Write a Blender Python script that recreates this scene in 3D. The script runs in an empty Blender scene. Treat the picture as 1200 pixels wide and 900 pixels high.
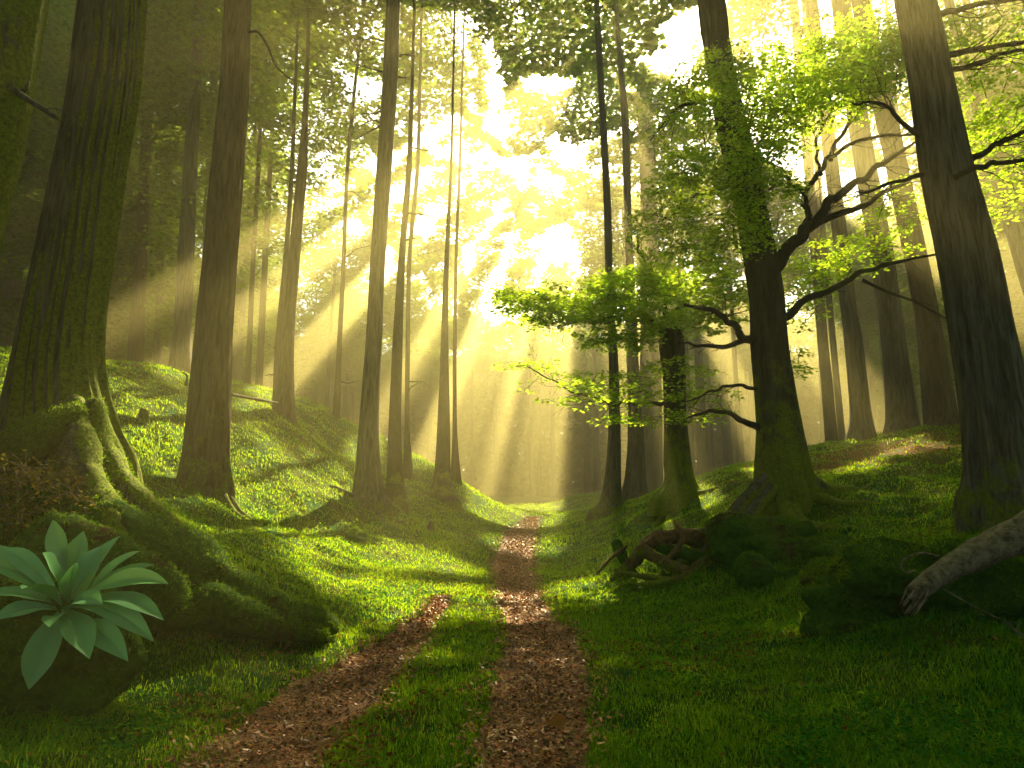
import bpy, math, random
import numpy as np
from mathutils import Vector

random.seed(7)
RNG = np.random.default_rng(7)
SC = bpy.context.scene
COL = SC.collection
R = math.radians

# ------------------------------------------------------------------ camera
F = 782.0                     # focal length in pixels of the 1200 px wide photograph
PITCH = R(10.2)
CAMZ = 1.5
cam = bpy.data.cameras.new('camera')
camo = bpy.data.objects.new('camera', cam)
COL.objects.link(camo)
camo.location = (0, 0, CAMZ)
camo.rotation_euler = (R(90) + PITCH, 0, 0)
cam.sensor_width = 36
cam.lens = 36 * F / 1200
cam.clip_end = 600
SC.camera = camo

# ------------------------------------------------------------------ light
SUN_EL, SUN_AZ = R(37.5), R(8.0)          # azimuth measured from +Y towards +X
SUN_STRENGTH = 5.0
SKY_STRENGTH = 0.078
HAZE_DENSITY = 0.0068
HAZE_G = 0.6
world = bpy.data.worlds.new('World')
SC.world = world
world.use_nodes = True
wn = world.node_tree.nodes
wl = world.node_tree.links
sky = wn.new('ShaderNodeTexSky')
sky.sky_type = 'NISHITA'
sky.sun_disc = False
sky.sun_elevation = SUN_EL
sky.sun_rotation = SUN_AZ
sky.dust_density = 1.2
sky.air_density = 1.0
sky.ozone_density = 0.0
wl.new(sky.outputs[0], wn['Background'].inputs[0])
wn['Background'].inputs[1].default_value = SKY_STRENGTH
sunl = bpy.data.lights.new('sun', 'SUN')
sunl.energy = SUN_STRENGTH
sunl.angle = R(0.8)
sunl.color = (1.0, 0.84, 0.45)
suno = bpy.data.objects.new('sun', sunl)
COL.objects.link(suno)
SDIR = Vector((math.sin(SUN_AZ) * math.cos(SUN_EL), math.cos(SUN_AZ) * math.cos(SUN_EL), math.sin(SUN_EL)))
suno.rotation_euler = SDIR.to_track_quat('Z', 'Y').to_euler()
suno.location = (10, 60, 60)
SC.view_settings.view_transform = 'Standard'
SC.view_settings.look = 'None'
SC.view_settings.gamma = 1
SC.view_settings.use_curve_mapping = False
SC.view_settings.exposure = 2.54
SC.render.engine = 'CYCLES'
SC.cycles.use_denoising = True
SC.cycles.max_bounces = 6
SC.cycles.diffuse_bounces = 3
SC.cycles.glossy_bounces = 1
SC.cycles.transmission_bounces = 3
SC.cycles.volume_bounces = 0
SC.cycles.sample_clamp_indirect = 2.0
SC.cycles.use_adaptive_sampling = False

# ------------------------------------------------------------------ maths helpers
FW = np.array([0, math.cos(PITCH), math.sin(PITCH)])
UP = np.array([0, -math.sin(PITCH), math.cos(PITCH)])
RT = np.array([1.0, 0, 0])
CAMP = np.array([0, 0, CAMZ])


def ray(u, v):
    return FW + (u - 600) / F * RT - (v - 450) / F * UP


def P(u, v, Y):
    """world point in the vertical plane y = Y seen in direction (u, v)"""
    d = ray(u, v)
    return CAMP + d * (Y / d[1])


def ppm(p):
    """pixels per metre at p"""
    return F / float(np.dot(np.asarray(p) - CAMP, FW))


def hashn(ix, iy, iz=0, seed=0):
    h = (ix.astype(np.int64) * 374761393 + iy.astype(np.int64) * 668265263 + np.int64(iz) * 2147483647
         if np.isscalar(iz) else
         ix.astype(np.int64) * 374761393 + iy.astype(np.int64) * 668265263 + iz.astype(np.int64) * 1274126177)
    h = (h + seed * 1013904223) & 0xFFFFFFFF
    h = ((h ^ (h >> 13)) * 1274126177) & 0xFFFFFFFF
    h = ((h ^ (h >> 16)) * 2246822519) & 0xFFFFFFFF
    return ((h ^ (h >> 15)) & 0xFFFFFF) / float(0xFFFFFF)


def noise2(x, y, seed=0):
    x = np.asarray(x, float); y = np.asarray(y, float)
    ix = np.floor(x); iy = np.floor(y)
    fx = x - ix; fy = y - iy
    fx = fx * fx * (3 - 2 * fx); fy = fy * fy * (3 - 2 * fy)
    a = hashn(ix, iy, 0, seed); b = hashn(ix + 1, iy, 0, seed)
    c = hashn(ix, iy + 1, 0, seed); d = hashn(ix + 1, iy + 1, 0, seed)
    return (a * (1 - fx) + b * fx) * (1 - fy) + (c * (1 - fx) + d * fx) * fy


def noise3(x, y, z, seed=0):
    z = np.asarray(z, float)
    iz = np.floor(z); fz = z - iz; fz = fz * fz * (3 - 2 * fz)
    x = np.asarray(x, float); y = np.asarray(y, float)
    ix = np.floor(x); iy = np.floor(y)
    fx = x - ix; fy = y - iy
    fx = fx * fx * (3 - 2 * fx); fy = fy * fy * (3 - 2 * fy)

    def lay(zz):
        a = hashn(ix, iy, zz, seed); b = hashn(ix + 1, iy, zz, seed)
        c = hashn(ix, iy + 1, zz, seed); d = hashn(ix + 1, iy + 1, zz, seed)
        return (a * (1 - fx) + b * fx) * (1 - fy) + (c * (1 - fx) + d * fx) * fy
    return lay(iz) * (1 - fz) + lay(iz + 1) * fz


# ------------------------------------------------------------------ terrain: thin plate spline through surveyed points
CT = []
for (u, v, Y) in [
    # foot of the trees and banks, left
    (80, 548, 8.0), (10, 560, 8.4), (245, 573, 13), (333, 488, 20), (210, 445, 25), (432, 590, 18), (466, 592, 20), (478, 560, 26),
    (515, 586, 24), (535, 562, 28), (150, 480, 14), (60, 600, 6.8), (-100, 560, 6.5), (200, 690, 6.8), (330, 640, 12), (280, 600, 12.5),
    (393, 490, 27), (300, 455, 30), (150, 432, 27), (400, 545, 22), (350, 620, 14), (440, 640, 15), (480, 680, 12), (385, 745, 8.0),
    (300, 745, 7.6), (250, 785, 6.4), (120, 800, 5.8), (30, 850, 4.4), (560, 588, 34), (520, 640, 17),
    # valley floor
    (620, 900, 4.15), (625, 800, 6.1), (615, 740, 8.5), (605, 700, 11.4), (603, 660, 17.5), (610, 630, 27), (622, 607, 44), (330, 880, 4.4), (480, 780, 6.6),
    (800, 850, 4.9), (780, 760, 7.4), (720, 700, 11),
    # right
    (712, 600, 22), (742, 590, 26), (793, 587, 18), (920, 582, 13), (1190, 592, 9.0), (1010, 515, 24), (1107, 500, 20), (1057, 510, 22), (976, 535, 32),
    (1000, 800, 5.7), (1100, 720, 6.9), (950, 700, 9.0), (1000, 605, 12), (1060, 530, 17), (750, 640, 16), (860, 680, 10.5), (840, 620, 13.2),
    (1200, 800, 5.2), (840, 560, 40), (1180, 720, 6.4), (690, 640, 19), (660, 600, 34),
]:
    CT.append(P(u, v, Y))
for p in [(-60, 0, 7), (-60, 40, 11), (-60, 90, 12), (60, 0, 5), (60, 40, 9), (60, 90, 10), (0, 80, 1.6), (0, 120, 2.2), (-20, 80, 6), (20, 80, 5),
          (-14, 2, 2.6), (14, 2, 2.2), (0, -12, 0), (-8, -10, 1.2), (8, -10, 1.2), (-20, 20, 6), (18, 12, 3.4), (-3.2, 1.0, 0.15), (3.2, 1.0, 0.1), (0, 1, 0),
          (-110, 60, 13), (110, 60, 11), (0, 190, 3), (-90, 180, 9), (90, 180, 8)]:
    CT.append(np.array(p, float))
CT = np.array(CT)


def _tps():
    X = CT[:, :2]; z = CT[:, 2]; n = len(X)
    d = np.linalg.norm(X[:, None] - X[None], axis=2)
    K = np.where(d > 0, d * d * np.log(d + 1e-9), 0) + np.eye(n) * 0.35
    A = np.zeros((n + 3, n + 3)); A[:n, :n] = K; A[:n, n] = 1; A[:n, n + 1:] = X; A[n, :n] = 1; A[n + 1:, :n] = X.T
    b = np.zeros(n + 3); b[:n] = z
    return np.linalg.solve(A, b)


TW = _tps()


def h0(x, y):
    x = np.atleast_1d(np.asarray(x, float)); y = np.atleast_1d(np.asarray(y, float))
    sh = x.shape; x = x.ravel(); y = y.ravel()
    out = np.empty(len(x))
    for i in range(0, len(x), 40000):
        xx = x[i:i + 40000]; yy = y[i:i + 40000]
        d2 = (xx[:, None] - CT[None, :, 0]) ** 2 + (yy[:, None] - CT[None, :, 1]) ** 2
        out[i:i + 40000] = (0.5 * d2 * np.log(d2 + 1e-9)) @ TW[:len(CT)] + TW[-3] + TW[-2] * xx + TW[-1] * yy
    return out.reshape(sh)


def g0(u, v):
    """where the view direction first meets the smooth ground"""
    d = ray(u, v); d = d / d[1]
    ts = np.concatenate([np.arange(2.5, 30, 0.05), np.arange(30, 120, 0.25)])
    pts = CAMP[None] + ts[:, None] * d[None]
    below = pts[:, 2] < h0(pts[:, 0], pts[:, 1])
    k = int(np.argmax(below)) if below.any() else len(ts) - 1
    return pts[k]


# the two ruts: (row, left edge, right edge) as seen from where the photographer stood
RUT_C = [(905, 553, 692), (850, 560, 692), (800, 578, 690), (765, 588, 686), (742, 592, 673), (722, 590, 651), (700, 584, 634), (680, 579, 628),
         (660, 578, 623), (645, 581, 626), (630, 590, 628), (618, 601, 631), (610, 612, 631), (605, 618, 632)]
RUT_L = [(905, 195, 388), (860, 255, 408), (830, 290, 440), (800, 350, 468), (780, 392, 483), (760, 425, 500), (740, 462, 512), (720, 492, 520), (705, 511, 524), (697, 519, 525)]


def rut_world(rows, near):
    L = np.array([g0(l, v)[:2] for v, l, r in rows]); Rr = np.array([g0(r, v)[:2] for v, l, r in rows])
    e = L[0] + (L[0] - L[1]) / np.linalg.norm(L[0] - L[1]) * near
    f = Rr[0] + (Rr[0] - Rr[1]) / np.linalg.norm(Rr[0] - Rr[1]) * near
    L = np.vstack([e, L]); Rr = np.vstack([f, Rr])
    s = np.concatenate([[0], np.cumsum(np.linalg.norm(np.diff((L + Rr) / 2, axis=0), axis=1))])
    t = np.arange(0, s[-1], 0.12)
    # smooth
    def sm(a):
        b = np.stack([np.interp(t, s, a[:, 0]), np.interp(t, s, a[:, 1])], 1)
        k = np.ones(9) / 9
        bp = np.vstack([np.repeat(b[:1], 4, 0), b, np.repeat(b[-1:], 4, 0)])
        return np.stack([np.convolve(bp[:, 0], k, 'valid'), np.convolve(bp[:, 1], k, 'valid')], 1)
    return sm(L), sm(Rr)


RUTS = [rut_world(RUT_C, 5.0), rut_world(RUT_L, 4.0)]
RUT_MID = [((a + b) / 2, np.linalg.norm(a - b, axis=1) / 2) for a, b in RUTS]


def rut_depth(x, y):
    """>0 inside a rut: normalised closeness to the centre line (1 centre, 0 edge, negative outside in metres)"""
    x = np.atleast_1d(x).astype(float); y = np.atleast_1d(y).astype(float)
    sh = x.shape; x = x.ravel(); y = y.ravel()
    best = np.full(len(x), -9.0)
    near = np.where((np.abs(x) < 6) & (y < 60))[0]
    for c, w in RUT_MID:
        for i in range(0, len(near), 20000):
            idx = near[i:i + 20000]
            d = np.sqrt((x[idx][:, None] - c[None, :, 0]) ** 2 + (y[idx][:, None] - c[None, :, 1]) ** 2)
            k = d.argmin(1); dm = d[np.arange(len(k)), k]
            best[idx] = np.maximum(best[idx], w[k] - dm)
    return best.reshape(sh)


def H(x, y, fine=True):
    """height of the ground"""
    x = np.atleast_1d(np.asarray(x, float)); y = np.atleast_1d(np.asarray(y, float))
    h = h0(x, y)
    bank = np.clip((np.abs(x + 0.1) - 1.6) / 2.5, 0, 1)
    h = h + bank * (0.26 * (noise2(x * 0.8, y * 0.8, 3) - 0.5) + 0.16 * (noise2(x * 2.0, y * 2.0, 4) - 0.5))
    h = h + 0.8 * np.exp(-((x + 3.4) / 2.4) ** 2 - ((y - 50) / 4.5) ** 2) + 0.9 * np.exp(-((x - 5.6) / 2.4) ** 2 - ((y - 53) / 4.5) ** 2)
    h = h + (0.03 + 0.04 * bank) * (noise2(x * 5, y * 5, 5) - 0.5)
    if fine:
        rd = rut_depth(x, y)
        h = h - 0.045 * np.clip(rd / 0.12, 0, 1)
    return h


def Hs(x, y):
    return float(H(x, y)[0])


def G(u, v, lift=0.0):
    d = ray(u, v); d = d / d[1]
    ts = np.concatenate([np.arange(2.5, 30, 0.04), np.arange(30, 120, 0.25)])
    pts = CAMP[None] + ts[:, None] * d[None]
    below = pts[:, 2] < H(pts[:, 0], pts[:, 1], False)
    k = int(np.argmax(below)) if below.any() else len(ts) - 1
    p = pts[k].copy(); p[2] += lift
    return p


# ------------------------------------------------------------------ canopy gaps cut to shape the sunlight, in the ground plane along the rays
COT = 1 / math.tan(SUN_EL)
SXY = np.array([math.sin(SUN_AZ), math.cos(SUN_AZ)]) * COT


def sh_xy(p):
    p = np.asarray(p, float)
    return p[..., 0] - p[..., 2] * SXY[0], p[..., 1] - p[..., 2] * SXY[1]


C0 = (-0.27, -1.9)
LANES = [(-46, 3.0, 10, 19, 0.3), (-37, 3.0, 12, 34, 0.3), (-27, 2.4, 17, 44, 0.25), (-15, 1.5, 22, 42, 0.3), (-9, 1.4, 25, 48, 0.2), (-2.5, 1.2, 27, 52, 0.25), (3.5, 0.8, 27, 52, 0.25),
         (13, 1.2, 22, 50, 0.35), (22, 1.5, 24, 50, 0.35), (31, 1.5, 22, 45, 0.4), (52, 5, 10, 35, 0.35), (85, 32, 3, 17, 0.33), (-28, 18, 1.3, 5.6, 0.26), (-110, 40, 1, 4, 0.45)]
GAPS = []      # (a, b, ra, rb, angle)


def gap_at(p, ra, rb, ang=0):
    a, b = sh_xy(p)
    GAPS.append((float(a), float(b), ra, rb, R(ang)))


def lit(a, b):
    a = np.asarray(a, float); b = np.asarray(b, float)
    wob_a = a + 0.9 * (noise2(a * 0.9, b * 0.9, 21) - 0.5) + 0.5 * (noise2(a * 2.6, b * 2.6, 22) - 0.5)
    wob_b = b + 0.9 * (noise2(a * 0.9, b * 0.9, 23) - 0.5) + 0.5 * (noise2(a * 2.6, b * 2.6, 24) - 0.5)
    m = np.zeros(a.shape, bool)
    for (ca, cb, ra, rb, an) in GAPS:
        da = wob_a - ca; db = wob_b - cb
        q = ((da * math.cos(an) + db * math.sin(an)) / ra) ** 2 + ((-da * math.sin(an) + db * math.cos(an)) / rb) ** 2
        m |= q < 1
    for (x0, y0, x1, y1, w) in SLITS:
        L2 = (x1 - x0) ** 2 + (y1 - y0) ** 2
        t = np.clip(((a - x0) * (x1 - x0) + (b - y0) * (y1 - y0)) / L2, 0, 1)
        m |= np.hypot(a - x0 - t * (x1 - x0), b - y0 - t * (y1 - y0)) < w * (0.6 + 0.8 * noise2(a * 2, b * 2, 25))
    # long lanes cut through the leaves, fanned round the viewpoint, to shape the light shafts
    dx = wob_a - C0[0]; dy = wob_b - C0[1]
    r = np.hypot(dx, dy); phi = np.degrees(np.arctan2(dx, dy))
    n = noise2(a * 0.30, b * 0.30, 31)
    for (pc_, hw, r0, r1, th) in LANES:
        m |= (np.abs(phi - pc_) < hw) & (r > r0) & (r < r1) & (n > th)
    return m


# sunlit patches on the ground (seen points)
gap_at(G(430, 690), 1.5, 1.3, 0)
gap_at(G(330, 610), 1.2, 2.6, 20)
gap_at(G(560, 705), 1.3, 1.5, 0)
gap_at(G(605, 735), 0.9, 0.7, 0)
gap_at(G(690, 695), 0.9, 1.2, 0)
gap_at(G(480, 655), 1.4, 1.6, 0)
gap_at(G(230, 575), 0.9, 1.5, 0)
gap_at(G(200, 500), 1.5, 1.6, 0)
gap_at(G(610, 640), 1.0, 0.7, 0)
gap_at(G(590, 612), 2.4, 3.5, 0)
gap_at(G(160, 800), 0.55, 0.45, 0)
gap_at(G(250, 800), 0.4, 0.3, 0)
gap_at(G(300, 540), 1.0, 1.2, 0)
gap_at(G(380, 575), 0.9, 1.6, 0)
gap_at(G(390, 640), 1.6, 1.0, 0)
gap_at(G(150, 470), 1.4, 1.2, 0)
gap_at(G(760, 680), 0.7, 0.6, 0)
gap_at(G(470, 725), 0.9, 0.7, 0)
gap_at(G(1060, 532), 1.6, 0.8, 20)
GAPS.append((1.0, 52.0, 2.2, 6.0, 0.0))  # this and the next far gaps are cut to brighten the distant haze
GAPS.append((9.5, 46.0, 3.0, 7.0, 0.0))
GAPS.append((-6.0, 50.0, 2.5, 8.0, 0.0))
GAPS.append((19.0, 36.0, 3.0, 7.0, R(-25)))
GAPS.append((27.0, 42.0, 3.0, 7.0, R(-25)))
gap_at(G(1020, 545), 1.4, 0.5, 20)
gap_at(G(925, 715), 0.35, 0.3, 0)
gap_at(G(800, 640), 0.8, 0.7, 0)
gap_at(G(860, 560), 2.0, 1.6, 0)
for uu, vv, yy, rr_ in [(600, 345, 16.8, .9), (640, 350, 16.6, 1.1), (700, 340, 16.6, 1.1), (760, 330, 17, 1.2), (810, 320, 17, 1.0), (650, 440, 16.4, .6), (720, 445, 16.4, .6), (830, 110, 12.2, .3), (790, 150, 12.3, .3), (990, 300, 14.5, .8), (1180, 140, 11, .7),
                        (1170, 60, 11, .6), (800, 240, 12.2, .4)]:
    gap_at(P(uu, vv, yy), rr_, rr_ * .7)  # gaps cut so that sun falls on the leaf sprays
# flanks of the big trunks
SLITS = []     # narrow cuts in the leaves, shaped to light the edges of single trunks
def slit(x, y, z0, z1, w):
    p0 = sh_xy(np.array([x, y, z0])); p1 = sh_xy(np.array([x, y, z1]))
    SLITS.append((float(p0[0]), float(p0[1]), float(p1[0]), float(p1[1]), w))
slit(-4.88, 8.1, 1.6, 8.5, 0.60)
slit(-5.62, 13.1, 1.8, 12, 0.28)
slit(-3.50, 18.1, 1.6, 13, 0.22)
slit(-6.50, 20.1, 4.5, 14, 0.22)
slit(-4.88, 6.5, 3.0, 7, 0.25)
slit(-4.4, 7.9, 1.0, 2.4, 0.55)
slit(-5.4, 7.3, 0.8, 1.9, 0.5)

# ------------------------------------------------------------------ mesh helpers


def set_props(o, label=None, cat=None, group=None, kind=None):
    if label: o['label'] = label
    if cat: o['category'] = cat
    if group: o['group'] = group
    if kind: o['kind'] = kind
    return o


def np_mesh(name, verts, quads=None, tris=None, mat=None, parent=None, smooth=False, attrs=None):
    me = bpy.data.meshes.new(name)
    verts = np.ascontiguousarray(verts, np.float32)
    loops = []; starts = []; n = 0
    if quads is not None and len(quads):
        q = np.asarray(quads, np.int32); loops.append(q.ravel()); starts.append(np.arange(len(q)) * 4 + n); n += len(q) * 4
    if tris is not None and len(tris):
        t = np.asarray(tris, np.int32); loops.append(t.ravel()); starts.append(np.arange(len(t)) * 3 + n); n += len(t) * 3
    loops = np.concatenate(loops).astype(np.int32); starts = np.concatenate(starts).astype(np.int32)
    me.vertices.add(len(verts)); me.vertices.foreach_set('co', verts.ravel())
    me.loops.add(len(loops)); me.loops.foreach_set('vertex_index', loops)
    me.polygons.add(len(starts)); me.polygons.foreach_set('loop_start', starts)
    if smooth:
        me.polygons.foreach_set('use_smooth', np.ones(len(starts), bool))
    me.update(calc_edges=True)
    if attrs:
        for k, a in attrs.items():
            at = me.attributes.new(k, 'FLOAT', 'POINT'); at.data.foreach_set('value', np.asarray(a, np.float32))
    if mat: me.materials.append(mat)
    o = bpy.data.objects.new(name, me)
    COL.objects.link(o)
    if parent is not None:
        o.parent = parent
        o.matrix_parent_inverse = parent.matrix_world.inverted()
    return o


def empty(name, loc, label, cat, group=None):
    o = bpy.data.objects.new(name, None)
    o.empty_display_size = 0.3
    COL.objects.link(o)
    o.location = loc
    set_props(o, label, cat, group)
    o.matrix_world.translation = loc
    return o


def catmull(pts, n):
    pts = np.asarray(pts, float)
    P_ = np.vstack([2 * pts[0] - pts[1], pts, 2 * pts[-1] - pts[-2]])
    out = []
    for i in range(1, len(P_) - 2):
        t = np.linspace(0, 1, n, endpoint=False)[:, None]
        a, b, c, d = P_[i - 1], P_[i], P_[i + 1], P_[i + 2]
        out.append(0.5 * ((2 * b) + (-a + c) * t + (2 * a - 5 * b + 4 * c - d) * t ** 2 + (-a + 3 * b - 3 * c + d) * t ** 3))
    out.append(pts[-1:])
    return np.vstack(out)


def tube_arrays(pts, rad, nt=8, rough=0.0, seed=0, nfreq=3.0, cap=True):
    """rings perpendicular to a path; returns verts, quads, tris"""
    pts = np.asarray(pts, float); rad = np.asarray(rad, float)
    n = len(pts)
    T = np.gradient(pts, axis=0); T /= np.linalg.norm(T, axis=1)[:, None] + 1e-9
    ref = np.array([0.13, 0.21, 0.97]) if abs(T[0][2]) < 0.9 else np.array([1.0, 0.1, 0])
    A = np.cross(T, ref); A /= np.linalg.norm(A, axis=1)[:, None] + 1e-9
    B = np.cross(T, A)
    th = np.linspace(0, 2 * math.pi, nt, endpoint=False)
    c = np.cos(th)[None, :, None]; s = np.sin(th)[None, :, None]
    rr = np.repeat(rad[:, None], nt, 1)
    base = pts[:, None, :] + rr[..., None] * (A[:, None] * c + B[:, None] * s)
    if rough > 0:
        q = noise3(base[..., 0] * nfreq + seed, base[..., 1] * nfreq, base[..., 2] * nfreq, seed) - 0.5
        q2 = noise3(base[..., 0] * nfreq * 3, base[..., 1] * nfreq * 3, base[..., 2] * nfreq * 3, seed + 1) - 0.5
        rr = rr * (1 + rough * (q + 0.5 * q2))
        base = pts[:, None, :] + rr[..., None] * (A[:, None] * c + B[:, None] * s)
    V = base.reshape(-1, 3)
    i = np.arange(n - 1)[:, None] * nt; j = np.arange(nt)[None]; j2 = (j + 1) % nt
    Q = np.stack([i + j, i + j2, i + nt + j2, i + nt + j], -1).reshape(-1, 4)
    tr = []
    if cap:
        V = np.vstack([V, pts[0], pts[-1]])
        a, b = n * nt, n * nt + 1
        for k in range(nt):
            tr.append((a, (k + 1) % nt, k)); tr.append((b, (n - 1) * nt + k, (n - 1) * nt + (k + 1) % nt))
    return V, Q, np.array(tr, int).reshape(-1, 3)


class MB:
    def __init__(s): s.V = []; s.Q = []; s.T = []; s.n = 0

    def add(s, V, Q=None, T=None):
        s.V.append(V)
        if Q is not None and len(Q): s.Q.append(Q + s.n)
        if T is not None and len(T): s.T.append(T + s.n)
        s.n += len(V)

    def tube(s, pts, rad, nt=8, rough=0.0, seed=0, nfreq=3.0): s.add(*tube_arrays(pts, rad, nt, rough, seed, nfreq))

    def build(s, name, mat, parent=None, smooth=True):
        if not s.n: return None
        return np_mesh(name, np.vstack(s.V), np.vstack(s.Q) if s.Q else None, np.vstack(s.T) if s.T else None, mat, parent, smooth)


def leaf_quads(c, size, asp, rng, flat=0.5, ax=None):
    """folded leaves: two triangles meeting along the midrib"""
    n = len(c)
    a = rng.uniform(0, 2 * math.pi, n) if ax is None else ax
    ux = np.stack([np.cos(a), np.sin(a), rng.normal(-0.15, flat * 0.6, n)], 1); ux /= np.linalg.norm(ux, axis=1)[:, None]
    nn = np.stack([rng.normal(0, flat, n), rng.normal(0, flat, n), np.ones(n)], 1)
    vx = np.cross(nn, ux); vx /= np.linalg.norm(vx, axis=1)[:, None] + 1e-9
    s = size[:, None]
    tip = c + ux * s; l = c + ux * s * 0.45 + vx * s * asp; r = c + ux * s * 0.45 - vx * s * asp
    dn = np.array([0, 0, -1.0])[None] * s * 0.06
    V = np.stack([c, r + dn, tip, l + dn], 1).reshape(-1, 3)
    k = np.arange(n) * 4
    Q = np.stack([k, k + 1, k + 2, k + 3], 1)
    return V, Q


# ------------------------------------------------------------------ materials
def new_mat(name):
    m = bpy.data.materials.new(name); m.use_nodes = True
    nt = m.node_tree
    for n in list(nt.nodes): nt.nodes.remove(n)
    out = nt.nodes.new('ShaderNodeOutputMaterial')
    return m, nt, out


def N(nt, typ, **kw):
    n = nt.nodes.new(typ)
    for k, v in kw.items():
        if k.startswith('_'):
            setattr(n, k[1:], v)
        else:
            key = k.replace('__', ' ')
            n.inputs[key].default_value = v
    return n


def ramp(nt, fac, stops):
    r = nt.nodes.new('ShaderNodeValToRGB')
    while len(r.color_ramp.elements) < len(stops): r.color_ramp.elements.new(0.5)
    for e, (p, c) in zip(r.color_ramp.elements, stops):
        e.position = p; e.color = (*c, 1) if len(c) == 3 else c
    nt.links.new(fac, r.inputs[0])
    return r.outputs[0]


def mixc(nt, fac, a, b):
    m = nt.nodes.new('ShaderNodeMix'); m.data_type = 'RGBA'
    if isinstance(fac, float): m.inputs[0].default_value = fac
    else: nt.links.new(fac, m.inputs[0])
    for s, k in ((a, 6), (b, 7)):
        if isinstance(s, tuple): m.inputs[k].default_value = (*s, 1)
        else: nt.links.new(s, m.inputs[k])
    return m.outputs[2]


def math_(nt, op, a, b=None, clamp=False):
    m = nt.nodes.new('ShaderNodeMath'); m.operation = op; m.use_clamp = clamp
    for k, s in enumerate((a, b)):
        if s is None: continue
        if isinstance(s, (int, float)): m.inputs[k].default_value = s
        else: nt.links.new(s, m.inputs[k])
    return m.outputs[0]


def noise_node(nt, scale, detail=5, rough=0.6, vec=None, dist=0.0):
    n = nt.nodes.new('ShaderNodeTexNoise')
    n.inputs['Scale'].default_value = scale; n.inputs['Detail'].default_value = detail
    n.inputs['Roughness'].default_value = rough; n.inputs['Distortion'].default_value = dist
    if vec is not None: nt.links.new(vec, n.inputs['Vector'])
    return n.outputs['Fac']


def leaf_mat(name, base, trans, var=0.35, tfac=0.5, gloss=0.0):
    m, nt, out = new_mat(name)
    geo = nt.nodes.new('ShaderNodeNewGeometry')
    hsv = N(nt, 'ShaderNodeHueSaturation'); hsv.inputs['Color'].default_value = (*base, 1)
    hsv2 = N(nt, 'ShaderNodeHueSaturation'); hsv2.inputs['Color'].default_value = (*trans, 1)
    rnd = geo.outputs['Random Per Island']
    val = math_(nt, 'ADD', math_(nt, 'MULTIPLY', rnd, 2 * var), 1 - var)
    hue = math_(nt, 'ADD', math_(nt, 'MULTIPLY', math_(nt, 'FRACT', math_(nt, 'MULTIPLY', rnd, 17.3)), 0.05), 0.475)
    for h in (hsv, hsv2):
        nt.links.new(val, h.inputs['Value']); nt.links.new(hue, h.inputs['Hue'])
    d = N(nt, 'ShaderNodeBsdfDiffuse'); t = N(nt, 'ShaderNodeBsdfTranslucent')
    nt.links.new(hsv.outputs[0], d.inputs[0]); nt.links.new(hsv2.outputs[0], t.inputs[0])
    mx = N(nt, 'ShaderNodeMixShader'); mx.inputs[0].default_value = tfac
    nt.links.new(d.outputs[0], mx.inputs[1]); nt.links.new(t.outputs[0], mx.inputs[2])
    last = mx
    if gloss:
        g = N(nt, 'ShaderNodeBsdfGlossy', Roughness=0.38); mx2 = N(nt, 'ShaderNodeMixShader'); mx2.inputs[0].default_value = gloss
        nt.links.new(mx.outputs[0], mx2.inputs[1]); nt.links.new(g.outputs[0], mx2.inputs[2]); last = mx2
    nt.links.new(last.outputs[0], out.inputs[0])
    return m


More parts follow.
